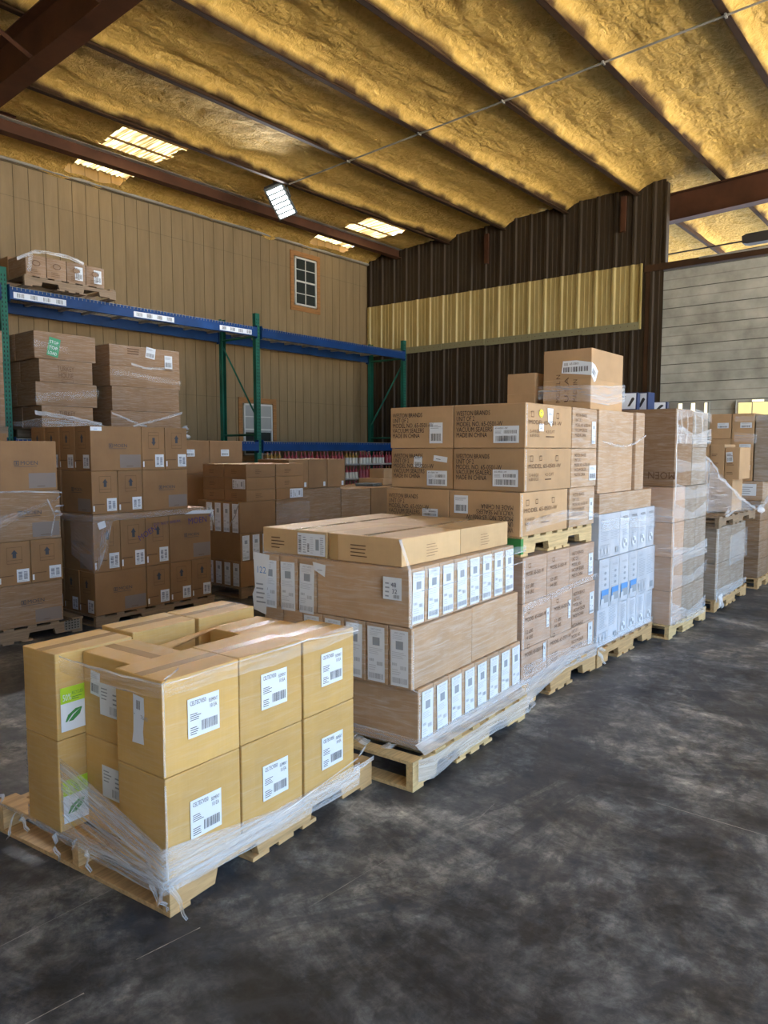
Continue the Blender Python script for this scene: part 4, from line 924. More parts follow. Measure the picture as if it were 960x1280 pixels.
# small navy and white retail cartons lying behind
for k, (x, y, z, a, tl) in enumerate(((5.50, 2.22, 1.835, .1, .35), (5.62, 2.30, 1.835, .5, .30), (5.72, 2.22, 1.835, -.2, .55), (5.56, 2.42, 1.835, .3, .2), (5.80, 2.42, 1.84, .2, .5))):
    z0 = 1.825 if k else 1.825
for k, (x, y, rx, rz, m1) in enumerate(((5.42, 2.40, 0, .15, 'inknavy'), (5.62, 2.45, .0, -.2, 'inknavy'), (5.50, 2.62, 0, .35, 'paper'), (5.66, 2.68, 0, .1, 'inknavy'))):
    pass
def retail(x, y, z, w_, d_, h_, tilt_, rz, lb):
    q = MB(); q.box(-w_/2, w_/2, -d_/2, d_/2, 0, h_, 'navybox'); o = q.build('retail_carton', bev=.002); o.location = (x, y, z); o.rotation_euler = (0, tilt_, rz); tag(o, lb, 'box', 'small navy and white cartons behind the open carton')
    d = Decal((-w_/2, d_/2, 0), (0, -1, 0), (0, 0, 1), (-1, 0, 0)); d.rect(d_*.12, h_*.05, d_*.8, h_*.9, 'paper'); d.poly([(d_*.5, h_*.2), (d_*.62, h_*.2), (d_*.85, h_*.62), (d_*.78, h_*.72), (d_*.7, h_*.68)], 'ink', 1); d.lines(d_*.2, h_*.6, d_*.2, h_*.25, 3, 'ink'); d.done('printed_panel', o)
M['navybox'] = mat('navy_carton', (.015, .03, .10), .4)
retail(6.30, 2.47, 1.882, .10, .16, .15, 0.12, .15, 'navy carton standing on edge beside the tall open carton, leftmost of the small ones')
retail(6.46, 2.42, 1.882, .12, .18, .16, 0.0, -.1, 'white-fronted navy carton with a black hook mark, largest of the small ones')
retail(6.72, 2.38, 1.882, .12, .20, .09, 0.0, .2, 'low white and navy carton right of the hook-marked one')
# ---- S5: tall wrapped load
s5 = Stack(6.05, 1.985, 0)
pallet(s5, .98, 1.05, .12, 'woodlight', 'pale pallet under the tallest fully wrapped load')
carton(s5, 0, .44, 0, .55, 1.25, 1.875, 'moen_w', 'big upper carton with upside-down lettering, near corner of the tall wrapped load', 'cartons of the tall wrapped load', top=True)
o = BOXES[-1]; d = face(o, 'L'); d.T = (.45, .09, PI); d.text('MOEN', .34, .06, .085, 'inkbrown', width=.22); d.done('printed_text', o)
carton(s5, .443, .86, 0, .55, 1.57, 1.87, 'grey_w', 'upper right carton of the tall wrapped load', 'cartons of the tall wrapped load', top=True)
carton(s5, .443, .84, 0, .55, 1.25, 1.569, 'grey_w', 'second carton down on the right of the tall wrapped load', 'cartons of the tall wrapped load')
carton(s5, 0, .86, .553, 1.0, 1.25, 1.875, 'moen_w', 'rear upper carton of the tall wrapped load', 'cartons of the tall wrapped load', top=True)
zz = [.121, .40, .68, .96, 1.249]
for t in range(4):
    for c in range(3):
        carton(s5, c*.30, (c+1)*.30, 0, .5, zz[t], zz[t+1]-.001, 'grey_w' if c else 'pink_w', 'lower carton of the tall wrapped load, %s row up, %s from the left' % (ORD[t], ORD[c]), 'cartons of the tall wrapped load')
    carton(s5, 0, .9, .503, 1.0, zz[t], zz[t+1]-.001, 'kraft_w', 'rear lower carton of the tall wrapped load, %s row up' % ORD[t], 'cartons of the tall wrapped load')
wr = wrap('milky stretch film round the tall wrapped load')
for z0, hh in ((.12, .16), (.42, .10), (.60, .14), (1.0, .10), (1.14, .12), (1.36, .10), (1.60, .13), (1.78, .08)):
    ribbon('film_band', wr, [s5.pt(.0, -.014, z0), s5.pt(.45, -.014, z0+random.uniform(-.06, .06)), s5.pt(.91, -.014, z0+random.uniform(-.05, .05))], [hh*1.2, hh*.6, hh], 'film' if hh < .13 else 'filmhaze')
ribbon('film_band', wr, [s5.pt(-.012, .5, .98), s5.pt(-.012, -.01, .96)], .12, 'filmhaze'); ribbon('film_band', wr, [s5.pt(-.012, .5, .7), s5.pt(-.012, -.01, .7)], .08, 'film')
ribbon('film_edge', wr, [s5.pt(-.012, -.012, .13), s5.pt(-.018, -.012, .7), s5.pt(-.01, -.012, 1.25), s5.pt(-.014, -.012, 1.87)], .014, 'filmrope', up=(.6, -.4, 0), amp=.006)
for x0 in (.06, .2, .42, .60): ribbon('film_fold', wr, [s5.pt(x0, -.018, 1.60), s5.pt(x0+.02, -.02, 1.72), s5.pt(x0+.0, -.018, 1.85)], .02, 'filmrope', up=(1, 0, 0), amp=.008)
# ---- S6: short wrapped load with a second pallet and cartons on top
s6 = Stack(7.36, 2.0, 0)
pallet(s6, 1.15, 1.0, .12, 'wood', 'pallet under the short silvery wrapped load')
for c in range(2):
    for t in range(2): carton(s6, c*.52, (c+1)*.52-.003, 0, .5, .121+.345*t, .464+.345*t, 'grey_w', 'silvery wrapped carton, %s column, %s row of the short load' % (('left', 'right')[c], ('bottom', 'top')[t]), 'cartons of the short wrapped load')
carton(s6, 0, 1.04, .503, 1.0, .121, .81, 'grey_w', 'rear carton of the short silvery load', 'cartons of the short wrapped load')
pallet(Stack(7.30, 1.97, 0), 1.35, 1.0, .11, 'woodold', 'upper pallet overhanging the short wrapped load', z=.811)
for i, (x0, x1, y0, y1, z0, z1) in enumerate(((.55, .95, -.04, .105, 1.255, 1.57), (.55, .95, .107, .25, 1.255, 1.60), (.55, .93, .02, .25, .923, 1.254), (.55, .95, .253, .55, .923, 1.60))):
    o = carton(s6, x0, x1, y0, y1, z0, z1, 'kraft', ['light upright carton with rows of print, right of a pair', 'light upright carton with rows of print, left of a pair', 'squat carton under the upright pair on the overhanging pallet', 'plain carton behind the upright printed pair'][i], 'cartons on the overhanging pallet', top=True)
    if i < 3:
        d = face(o, 'L'); 
        for j in range(3): d.lines(.02, .05+.09*j, .07, .03, 2, 'inkbrown', 1, .4)
        d.done('printed_text', o)
    if i == 0: lab_bar(o, 'L', .015, .17, .06, .10, .1)
wr = wrap('loose stretch film slanting over the overhanging pallet')
ribbon('film_sheet', wr, [Vector((7.35, 2.12, .95)), Vector((7.9, 2.0, .93)), Vector((8.45, 1.95, .92))], [.52, .22, .03], 'film', amp=.02, rows=8)
ribbon('film_fold', wr, [Vector((7.35, 2.12, 1.47)), Vector((7.7, 2.04, 1.24)), Vector((8.05, 1.98, 1.05)), Vector((8.5, 1.93, .93))], .028, 'filmmilk', amp=.03)
ribbon('film_fold', wr, [Vector((7.33, 2.14, 1.46)), Vector((7.33, 2.16, 1.3)), Vector((7.34, 2.14, 1.2))], .05, 'filmrope', up=(.3, -.9, 0), amp=.02)
ribbon('film_band', wr, [s6.pt(0, -.014, .10), s6.pt(.5, -.014, .12), s6.pt(1.1, -.014, .16)], [.12, .1, .05], 'filmhaze'); ribbon('film_band', wr, [s6.pt(.4, -.014, .4), s6.pt(.8, -.014, .42), s6.pt(1.06, -.014, .44)], .3, 'film')
ribbon('film_fold', wr, [s6.pt(-.014, -.014, .10), s6.pt(-.014, -.014, .45), s6.pt(-.014, -.014, .8)], .012, 'filmrope', up=(.6, -.4, 0))
for j in range(8): tail(wr, (7.40+.04*j, 1.955, .925), (random.uniform(-.06, .06), -.03, random.uniform(-.06, .10)), .06, 5)
for j in range(6): tail(wr, (7.38+.015*j, 1.98, .15), (.02, -.03, -.14), .04, 5)
for j in range(6): tail(wr, (8.55+.03*j, 1.95, .90), (.06, -.03, random.uniform(-.08, .08)), .07, 5)
# ---- S7: last loads
s7 = Stack(8.92, 1.98, 0)
pallet(s7, 1.1, 1.0, .12, 'wood', 'last pallet visible in the right-hand row')
for t, (z0, z1) in enumerate(((.121, .33), (.331, .53), (.531, .76), (.761, .99))): carton(s7, 0, .9, 0, .5, z0, z1, 'moen_w', 'brown wrapped carton at the right picture edge, %s from the floor' % ORD[t], 'lower cartons of the last load')
for t, (z0, z1) in enumerate(((1.20, 1.43), (1.431, 1.67), (1.671, 1.95))):
    for c in range(2):
        o = carton(s7, .05, .9, .11+c*.24, .11+(c+1)*.24-.002, z0, z1, 'kraft', 'brown carton on the last load, %s upper row, %s one' % (ORD[t], ('right', 'left')[c]), 'upper cartons of the last load', top=(t == 2)); 
        if c == 0 or t == 2: lab_bar(o, 'L', .09, .12, .12, .06)
o = carton(s7, -.02, .6, -.02, .3, .991, 1.199, 'kraft_w', 'wrapped carton with a white sheet beneath the barcode cartons', 'upper cartons of the last load'); d = face(o, 'L'); d.rect(.08, .05, .17, .13, 'paper'); d.lines(.1, .07, .12, .09, 4); d.done('paper_sheet', o)
carton(s7, -.0, .9,   .305, .6, .991, 1.199, 'kraft', 'carton behind the one with a white sheet', 'upper cartons of the last load'); 
carton(s7, .05, .9, -.12, .10, 1.201, 1.93, 'grey_w', 'tall grey wrapped carton at the right picture edge', 'upper cartons of the last load', top=True)
s8 = Stack(10.1, 1.9, 0); pallet(s8, 1.1, 1.1, .12, 'woodold', 'hidden pallet beyond the last load at the right edge')
for t in range(3): carton(s8, 0, 1.0, 0, 1.0, .121+.33*t, .45+.33*t, 'dark_w', 'dark carton beyond the last load, %s from the floor' % ORD[t], 'dark cartons at the far end')
wr = wrap('thin film round the last load at the right edge')
ribbon('film_band', wr, [s7.pt(-.014, .3, 1.64), s7.pt(-.014, .1, 1.62), s7.pt(.9, -.13, 1.6)], .10, 'filmhaze'); ribbon('film_band', wr, [s7.pt(-.014, .3, 1.86), s7.pt(-.0, -.13, 1.86), s7.pt(.9, -.13, 1.86)], .06, 'filmhaze'); ribbon('film_band', wr, [s7.pt(.9, -.015, 1.2), s7.pt(-.02, -.03, .9), s7.pt(-.02, .2, .9)], .08, 'filmhaze')

# ================================================================== LEFT SIDE LOADS
# ---- L1
l1 = Stack(1.95, 5.98, 0)
pallet(l1, 1.22, 1.05, .125, 'woodold', 'weathered pallet at the left picture edge with a metal corner plate', plate=True)
GM = 'brown cartons with faucet maker lettering'
def row(st, z0, z1, spec, stn, rown, y0=0., m='moen', dep=None):
    x = 0
    for i, (w_, kind) in enumerate(spec):
        dep_ = (.26 if kind == 'long' else .5)
        o = carton(st, x+0, x+w_, y0, y0+dep_, z0, z1, m, '%s carton, %s row of %s, %s from the %s' % ({'long': 'lettered brown', 'end': 'arrow-printed brown', 'flip': 'inverted-arrow brown'}[kind], rown, stn, ORD[i] if 'widest' in stn else ORD[len(spec)-1-i], 'left' if 'widest' in stn else 'right'), GM)
        if kind == 'long': moen_long(o, 'R')
        if i == 0 and 'widest' in stn: (moen_end if kind == 'long' else moen_long)(o, 'L')
        if kind == 'end': moen_end(o, 'R')
        if kind == 'flip': moen_end(o, 'R', True, True, True)
        if kind == 'long':
            o2 = carton(st, x, x+w_, y0+.262, y0+.52, z0, z1, m, 'carton behind the %s lettered one, %s row of %s' % (('left', 'right')[i > 0], rown, stn), GM)
            if i == 0 and 'widest' in stn: moen_end(o2, 'L')
        x += w_
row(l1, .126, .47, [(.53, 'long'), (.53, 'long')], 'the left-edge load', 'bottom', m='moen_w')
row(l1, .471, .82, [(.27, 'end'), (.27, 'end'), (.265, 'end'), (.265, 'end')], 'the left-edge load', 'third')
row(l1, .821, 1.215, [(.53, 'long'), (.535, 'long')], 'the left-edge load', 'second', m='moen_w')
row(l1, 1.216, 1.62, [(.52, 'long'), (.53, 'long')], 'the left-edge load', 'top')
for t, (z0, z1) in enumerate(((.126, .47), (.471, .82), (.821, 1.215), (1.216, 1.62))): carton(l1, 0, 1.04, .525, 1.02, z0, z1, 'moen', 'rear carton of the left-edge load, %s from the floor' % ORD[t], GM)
wr = wrap('stretch film round the left-edge brown load')
ribbon('film_band', wr, [l1.pt(0, -.015, .80), l1.pt(.6, -.015, .95), l1.pt(1.0, -.015, 1.12)], [.12, .08, .02], 'film'); ribbon('film_fold', wr, [l1.pt(.3, -.015, 1.22), l1.pt(.8, -.015, 1.21), l1.pt(1.08, -.014, 1.19)], .012, 'filmrope')
ribbon('film_fold', wr, [l1.pt(.94, -.02, 1.15), l1.pt(1.0, -.02, 1.0), l1.pt(.96, -.02, .84)], .012, 'filmrope', up=(1, 0, 0), amp=.006)
for j in range(4): tail(wr, l1.pt(1.0, -.02, 1.12-.04*j), (.06, -.02, random.uniform(-.08, .04)), .03)
carton(Stack(1.95, 7.1, 0), .2, 1.15, 0, 1., 1.3, 1.70, 'moen', 'brown carton behind the left-edge load, its top just showing', GM, top=True); carton(Stack(1.95, 7.1, 0), .2, 1.15, 0, 1., .126, 1.299, 'moen', 'large brown carton standing on the floor pallet behind the left-edge load', GM)
pallet(Stack(1.95, 7.1, 0), 1.2, 1.0, .125, 'woodold', 'pallet behind the left-edge load')
# ---- L2
l2 = Stack(3.29, 5.97, .8)
pallet(l2, 1.28, 1.05, .10, 'woodold', 'weathered pallet under the widest brown load, left of centre')
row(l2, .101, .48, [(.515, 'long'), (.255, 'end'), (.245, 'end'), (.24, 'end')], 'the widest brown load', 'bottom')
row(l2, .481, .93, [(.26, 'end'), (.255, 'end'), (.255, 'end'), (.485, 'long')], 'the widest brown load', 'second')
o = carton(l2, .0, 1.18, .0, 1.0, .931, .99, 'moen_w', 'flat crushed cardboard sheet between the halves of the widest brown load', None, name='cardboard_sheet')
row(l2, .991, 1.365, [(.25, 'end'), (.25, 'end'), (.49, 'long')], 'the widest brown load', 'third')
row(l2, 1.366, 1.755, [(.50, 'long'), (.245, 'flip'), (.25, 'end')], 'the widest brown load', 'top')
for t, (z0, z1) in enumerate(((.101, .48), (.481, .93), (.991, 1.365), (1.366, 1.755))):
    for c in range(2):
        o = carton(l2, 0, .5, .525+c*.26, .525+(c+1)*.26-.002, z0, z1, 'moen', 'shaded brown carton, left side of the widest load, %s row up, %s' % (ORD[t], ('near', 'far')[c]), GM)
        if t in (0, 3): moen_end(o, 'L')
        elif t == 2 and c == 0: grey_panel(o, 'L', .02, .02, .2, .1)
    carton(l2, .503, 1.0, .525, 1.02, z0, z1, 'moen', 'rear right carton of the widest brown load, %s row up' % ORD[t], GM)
o = [b for b in BOXES if b['label'].startswith('lettered') and 'top row of the widest' in b['label']][0]
d = face(o, 'R'); d.rect(.0, .345, .105, .035, 'paper'); d.lines(.03, .358, .05, .012, 1, 'inkblue'); d.done('white_sticker', o)
wr = wrap('stretch film with dark lettering round the widest brown load')
ribbon('film_band', wr, [l2.pt(-.015, 1.0, .92), l2.pt(-.015, -.0, .92), l2.pt(.6, -.015, .93), l2.pt(1.27, -.015, .95)], [.06, .07, .05, .04], 'film')
ribbon('film_band', wr, [l2.pt(-.015, .35, .62), l2.pt(-.015, -.01, .48), l2.pt(.12, -.015, .60), l2.pt(.15, -.015, .85)], [.30, .46, .33, .08], 'film')
for j in range(5): ribbon('film_fold', wr, [l2.pt(.02+.01*j, -.018, .50+.02*j), l2.pt(.05+.015*j, -.02, .72), l2.pt(.09+.02*j, -.018, .92)], .008, 'filmrope', up=(1, 0, 0), amp=.006)
d = Decal(l2.pt(0, -.03, 0), l2.M.to_3x3() @ Vector((1, 0, 0)), (0, 0, 1), l2.M.to_3x3() @ Vector((0, -1, 0)))
d.T = (.45, .80, .45); d.text('MOEN', .40, .74, .075, 'violet', width=.20); d.T = (.6, .86, .06); d.text('DO NOT BREAK', .58, .85, .035, 'violet', width=.30); d.T = (1.1, .86, .05); d.text('MOEN', .96, .84, .085, 'violet', width=.22); d.text('+', 1.2, .87, .08, 'violet'); d.T = None
d.poly([(.92, .935), (1.02, .965), (1.28, .955), (1.22, .925)], 'paper'); d.done('printed_tape', wr)
for j in range(4): tail(wr, l2.pt(1.24, -.02, .95), (.02, -.02, -.12-.03*j), .02)
d = Decal(l2.pt(0, -.02, 0), l2.M.to_3x3() @ Vector((1, 0, 0)), (0, 0, 1), l2.M.to_3x3() @ Vector((0, -1, 0))); d.T = (.05, .88, .3); d.rect(.04, .86, .07, .06, 'paper'); d.done('paper_slip', wr)
for j in range(3): tail(wr, l2.pt(1.0, .1, 1.69), (.10, 0, random.uniform(-.05, .05)), .04)
# ---- L3
l3 = Stack(4.90, 5.97, 1.)
pallet(l3, 1.1, 1.0, .12, 'woodold', 'dark pallet under the load with tall white labels, in front of the rack')
def l3row(z0, z1, kind, nm):
    if kind == 'R':   # slim ends on the right face
        for i in range(7):
            o = carton(l3, i*.14, (i+1)*.14, 0, .5, z0, z1, 'moen', 'front-facing slim carton, %s row of the load by the rack, %s from its corner' % (nm, ORD[i]), 'slim cartons in front of the rack')
            lab_tall(o, 'R', .02, .01, .095, z1-z0-.03)
        carton(l3, 0, .5, .503, .85, z0, z1, 'moen', 'plain carton on the shaded side, %s row of the tall-label load by the rack' % nm, 'slim cartons in front of the rack')
    else:
        for i in range(5):
            o = carton(l3, 0, .5, i*.14, (i+1)*.14, z0, z1, 'moen', 'shade-side slim carton, %s row of the load by the rack, %s from its corner' % (nm, ORD[i]), 'slim cartons in front of the rack')
            if i < 4: lab_tall(o, 'L', .02, .01, .095, z1-z0-.03)
        carton(l3, .503, 1.0, 0, .5, z0, z1, 'moen_w', 'plain shiny carton, %s row of the tall-label load by the rack' % nm, 'slim cartons in front of the rack')
l3row(.121, .39, 'L', 'bottom'); l3row(.391, .68, 'R', 'second'); l3row(.681, 1.01, 'L', 'third')
for t, (z0, z1) in enumerate(((1.011, 1.13), (1.131, 1.26), (1.261, 1.395))):
    for c in range(4):
        x0 = .09+(.42 if c % 2 else 0); y0 = .0+(.36 if c > 1 else 0)
        o = carton(l3, x0, x0+.415, y0, y0+.355, z0, z1, 'flat' if False else 'moen', 'flat carton, %s layer up on the tall-label load by the rack, %s' % (ORD[t], ('near left', 'near right', 'rear left', 'rear right')[c]), 'flat cartons in front of the rack', top=(t == 2))
        if (t, c) == (0, 1): lab_wide(o, 'R', .2, .01, .2, .10)
        elif (t, c) == (1, 0): lab_wide(o, 'L', .14, .01, .2, .10)
        else: 
            for f in 'RL': d = face(o, f); d.lines(.12, .04, .1, .05, 3, 'inkbrown', 1, .3); d.done('printed_text', o)
wr = wrap('stretch film round the tall-label load by the rack')
ribbon('film_band', wr, [l3.pt(.5, -.014, .72), l3.pt(.8, -.014, .72), l3.pt(1.01, -.014, .72)], .25, 'film'); ribbon('film_fold', wr, [l3.pt(-.014, .14, .75), l3.pt(-.014, .05, .9), l3.pt(-.01, -.01, 1.0)], .02, 'filmrope', amp=.015)
ribbon('film_band', wr, [l3.pt(-.02, .7, .09), l3.pt(-.02, -.01, .10), l3.pt(1.1, -.02, .10)], .03, 'film')
for j in range(4): tail(wr, l3.pt(-.02, .45+.05*j, .12), (-.02, .06, -.11), .02)
# ---- L4, L5 behind
l4 = Stack(5.02, 7.2, 0)
pallet(l4, 1.1, 1.0, .12, 'woodold', 'pallet behind the tall-label load, below the two-sticker cartons')
for t, (z0, z1) in enumerate(((.121, .5), (.501, .88), (.881, 1.27), (1.271, 1.655))):
    for c in range(2):
        o = carton(l4, -.05+c*.50, -.05+(c+1)*.50-.002, 0, .6, z0, z1, 'moen', 'brown carton behind the flat cartons, %s row up, %s of a pair' % (ORD[t], ('left', 'right')[c]), 'cartons between the widest load and the rack', top=(t == 3))
        if t == 3: lab_bar(o, 'R', .16, .2, .12, .08)
l5 = Stack(7.05, 6.9, 0)
pallet(l5, 1.0, 1.1, .12, 'woodold', 'pallet below the cartons in front of the bottle display')
pallet(Stack(8.15, 6.9, 0), 1.05, 1.1, .12, 'woodold', 'pallet behind the vacuum sealer cartons, in front of the bottles')
for t, (z0, z1) in enumerate(((.121, .56), (.561, 1.0))):
    carton(l5, .38, 1.0, 0, .7, z0, z1, 'moen_w' if t else 'moen', 'wide brown carton left of the dark ones, %s row' % ('lower', 'upper')[t], 'large cartons in front of the bottles', top=bool(t))
    for c in range(2): carton(Stack(8.06, 6.9, 0), c*.52, (c+1)*.52-.003, 0, 1.0, z0, z1, 'moen', 'dark plain carton beside the vacuum sealer cartons, %s row, %s' % (('lower', 'upper')[t], ('left', 'right')[c]), 'large cartons in front of the bottles', top=bool(t))
carton(l5, -.42, .375, 0, .7, .121, 1.04, 'moen_w', 'big carton behind the tall-label load, right of its flat cartons', 'large cartons in front of the bottles')
for c in range(3):
    o = carton(Stack(6.55, 7.0, 0), c*.36, (c+1)*.36-.003, 0, .6, 1.041, 1.42, 'moen', 'brown carton in front of the blue lower beam, %s from the left' % ORD[c], 'cartons in front of the blue lower beam', top=True)
    d = face(o, 'R'); d.rect(.27, .02, .04, .06, 'paper'); d.done('white_sticker', o)
carton(Stack(8.6, 7.7, 0), 0, .5, 0, .3, 1.001, 1.09, 'kraft', 'small flat carton beside the stacked vacuum sealers, in front of the bottles', None, top=True) if False else None
o = carton(Stack(8.35, 7.0, 12), .0, .30, .1, .4, 1.006, 1.05, 'dark_w', 'dark crumpled cardboard lying on the dark cartons', None, name='cardboard_scrap', sag=.02)
carton(Stack(8.75, 7.15, 0), .0, .38, .1, .6, 1.006, 1.10, 'kraft', 'low open-topped tray beside the vacuum sealer cartons', None, top=True)
carton(Stack(8.95, 7.3, 0), .0, .28, .1, .4, 1.104, 1.25, 'kraft', 'small carton on the low tray beside the vacuum sealer cartons', None, top=True)

# ---- loads on the rack
def rackload(x0, x1, y0, zbase, rows_, m, nm, off, group, prints):
    st = Stack(x0, y0, 0)
    pallet(Stack(x0-.02, y0-.02, 0), x1-x0+.05, 1.0, .12, 'woodold', 'pallet on the rack under %s' % nm, z=zbase)
    for t in range(len(rows_)-1):
        dx = off[t]; z0, z1 = rows_[t], rows_[t+1]
        for c in range(2):
            o = carton(st, dx, x1-x0-dx, c*.5, (c+1)*.5-.01, z0, z1-.001, m, 'wide shiny carton of %s, %s from below, %s' % (nm, ORD[t], ('front', 'rear')[c]), group, top=(t == len(rows_)-2))
            if c == 0 and prints and t % 2 == 0:
                d = face(o, 'R'); W = d.W; d.text('TURKEY', W*.32, .14, .085, 'inkbrown', width=W*.32); d.text('HOUSE', W*.34, .06, .085, 'inkbrown', width=W*.28); d.frame(W*.4, .01, W*.22, .035, .004, 'inkbrown'); d.done('printed_text', o)
            if c == 0 and not prints and t == 3:
                d = face(o, 'R'); W = d.W; d.lines(W*.24, .16, W*.22, .09, 3, 'inkbrown', 1, .5); d.done('printed_text', o)
                lab_bar(o, 'R', W*.50, .13, .14, .14, -.15); lab_bar(o, 'R', W*.77, .02, .12, .17)
            if c == 0 and not prints and t == 2: d = face(o, 'R'); d.lines(W*.6, .12, W*.18, .09, 3, 'inkbrown', 1, .5) if False else None
        if prints and t == 3:
            o = BOXES[-2]; d = face(o, 'R'); d.T = (.24, .14, -.2); d.rect(.16, .03, .14, .22, 'greentape')
            for j, tx in enumerate(('STOP', 'TOP', 'LOAD')): d.text(tx, .17, .18-.065*j, .05, 'paper', 1, width=.11)
            d.done('green_sticker', o)
    return st
ra = rackload(4.15, 4.92, 8.72, 1.69, (1.815, 2.07, 2.35, 2.62, 2.935), 'moen_w', 'the load with green tape', (.06, 0, .05, 0), 'shiny cartons on the rack, left', True)
rb = rackload(5.10, 6.15, 8.72, 1.69, (1.815, 2.05, 2.36, 2.62, 2.885), 'moen_w', 'the wider load right of the green-taped one', (0, .02, 0, .0), 'shiny cartons on the rack, right', False)
wr = wrap('stretch film round the green-taped load on the rack'); ribbon('film_fold', wr, [ra.pt(-.02, -.02, 1.96), ra.pt(.3, -.03, 1.92), ra.pt(.8, -.03, 1.84)], .05, 'filmrope', amp=.015); ribbon('film_band', wr, [ra.pt(-.02, -.02, 2.1), ra.pt(.78, -.02, 2.2)], .10, 'film'); ribbon('film_band', wr, [ra.pt(-.02, -.02, 2.75), ra.pt(.4, -.02, 2.7)], .08, 'film'); ribbon('film_sheet', wr, [ra.pt(-.12, .3, 1.82), ra.pt(.05, -.03, 1.82), ra.pt(.85, -.03, 1.82)], [.06, .10, .04], 'filmhaze', amp=.02)
wr = wrap('stretch film round the wider load on the rack'); ribbon('film_fold', wr, [rb.pt(0, -.02, 2.0), rb.pt(.4, -.02, 1.86), rb.pt(.5, -.02, 1.84)], .03, 'filmrope'); ribbon('film_fold', wr, [rb.pt(.3, -.022, 1.84), rb.pt(.7, -.02, 1.94), rb.pt(1.06, -.02, 2.04)], .03, 'filmrope'); ribbon('film_band', wr, [rb.pt(.3, -.02, 2.64), rb.pt(.5, -.02, 2.60), rb.pt(.8, -.02, 2.62)], .03, 'filmrope'); ribbon('film_band', wr, [rb.pt(0, -.02, 2.5), rb.pt(1.06, -.02, 2.42)], .07, 'film')
for j in range(4): tail(wr, rb.pt(1.06, 0, 1.84), (.10, 0, random.uniform(-.04, .04)), .04)
rc = Stack(2.95, 8.75, 0); pallet(rc, .88, 1.0, .12, 'woodold', 'pallet on the rack left of the green post', z=1.69)
for t in range(3): carton(rc, .0, .86, 0, 1.0, 1.812+.36*t, 2.17+.36*t, 'moen_w', 'carton on the rack left of the green post, %s from below' % ORD[t], 'cartons left of the green post')
# top shelf
ta = Stack(4.07, 8.72, 0, 3.435); pallet(ta, 1.15, 1.0, .125, 'woodold', 'pallet on the top rack shelf')
tb = Stack(4.10, 8.74, 0, 0)
for i in range(4):
    o = carton(tb, i*.245, (i+1)*.245-.002, 0, .45, 3.561, 3.80, 'moen_w', 'low carton on the top rack shelf, front row, %s from the left' % ORD[i], 'low cartons on the top shelf', top=True)
    d = face(o, 'R'); d.ellipse(.12, .15, .05, .035, 'inkbrown'); d.ellipse(.12, .15, .04, .025, 'moen_w', 1); d.lines(.05, .03, .12, .06, 3, 'inkbrown', 1, .3); d.done('printed_text', o)
    if i > 1: lab_bar(o, 'R', .10, .04, .10, .16)
for i in range(4): carton(tb, i*.245, (i+1)*.245-.002, .455, .9, 3.561, 3.84, 'moen', 'low carton on the top rack shelf, rear row, %s from the left' % ORD[i], 'low cartons on the top shelf', top=True)
wr = wrap('stretch film draped over the cartons on the top rack shelf'); ribbon('film_fold', wr, [tb.pt(-.1, -.01, 3.70), tb.pt(.1, -.02, 3.82), tb.pt(.4, -.02, 3.84), tb.pt(.7, -.02, 3.80)], .04, 'filmrope', amp=.015); ribbon('film_fold', wr, [tb.pt(.0, -.02, 3.6), tb.pt(.03, -.02, 3.8)], .05, 'filmhaze', up=(1, 0, 0))

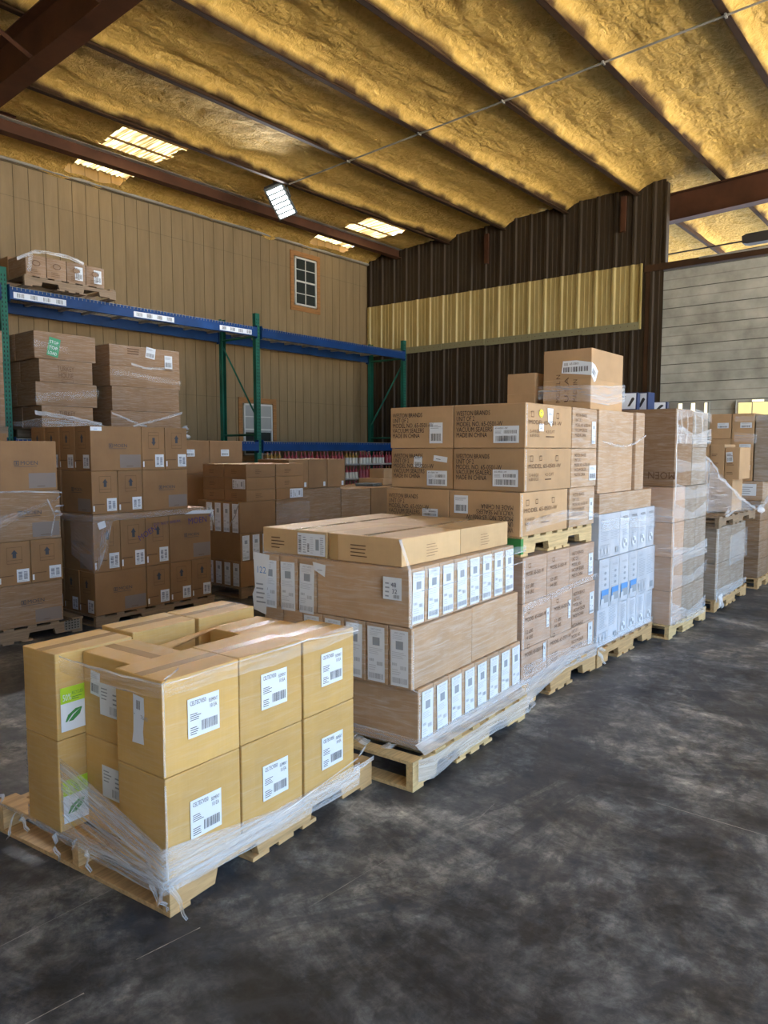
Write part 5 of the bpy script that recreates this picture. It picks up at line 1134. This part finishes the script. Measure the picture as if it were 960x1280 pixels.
# ---- bottle display under the rack's lower beam
def bottle_mesh(c1_, c2_):
    prof = [(0, 0), (.033, 0), (.035, .01), (.035, .13), (.028, .16), (.012, .19), (.012, .215), (.014, .217), (.014, .235), (0, .235)]
    q = MB(); N = 8
    for k in range(len(prof)-1):
        (r0, z0), (r1, z1) = prof[k], prof[k+1]; m = c2_ if 1 < k < 3 else ('redcap' if k > 5 else c1_)
        for i in range(N):
            a, b = 2*PI*i/N, 2*PI*(i+1)/N; pts = [(r0*math.cos(a), r0*math.sin(a), z0), (r0*math.cos(b), r0*math.sin(b), z0), (r1*math.cos(b), r1*math.sin(b), z1), (r1*math.cos(a), r1*math.sin(a), z1)]
            if r0 == 0: pts = pts[1:]
            if r1 == 0: pts = pts[:3]
            q.face(pts, m)
    return q.mesh('bottle')
M['amber'] = mat('amber_liquid', (.30, .16, .03), .2); M['tray'] = mat('pale_display_tray', (.40, .36, .32), .7)
bm1 = bottle_mesh('redcap', 'whitecap'); bm2 = bottle_mesh('amber', 'whitecap'); bm3 = bottle_mesh('redcap', 'redcap')
for k, (x0, x1) in enumerate(((7.9, 9.0), (9.05, 10.15), (10.2, 11.3))):
    sp_ = Stack(x0, 8.95, 0); pallet(sp_, x1-x0, .8, .12, 'woodold', 'pallet under the bottle display, %s from the left' % ORD[k])
    carton(sp_, 0, x1-x0, 0, .75, .121, .74, 'moen', 'carton plinth under the bottle display, %s from the left' % ORD[k], 'plinths under the bottles')
for t in range(3):
    z = .742+.262*t
    for k in range(9):
        x0 = 7.92+k*.375
        q = MB(); q.box(0, .365, 0, .24, 0, .006, 'tray'); q.box(0, .365, 0, .004, 0, .03, 'tray'); q.box(0, .365, .236, .24, 0, .03, 'tray'); q.box(0, .004, 0, .24, 0, .03, 'tray'); q.box(.361, .365, 0, .24, 0, .03, 'tray')
        q.box(.0, .012, .11, .13, 0, .255, 'tray'); q.box(.353, .365, .11, .13, 0, .255, 'tray')
        o = q.build('display_tray'); o.location = (x0, 8.96, z); tag(o, 'pale bottle tray under the lower blue beam, %s tier, %s from the left' % (('lowest', 'middle', 'top')[t], (ORD+['ninth'])[k]), 'tray', 'bottle trays under the rack')
        me_ = (bm3, bm1, bm2, bm3, bm1)[(k*2+t) % 5]
        for i in range(4):
            b = link_obj('bottle', me_); b.location = (x0+.055+i*.085, 9.01, z+.008)
            tag(b, 'small bottle below the blue beam, %s tier, %s tray, %s in it' % (('lowest', 'middle', 'top')[t], (ORD+['ninth'])[k], ORD[i]), 'bottle', 'bottles below the blue beam')
for o in BOXES:
    for k in ('_w', '_d', '_h'):
        if k in o: del o[k]
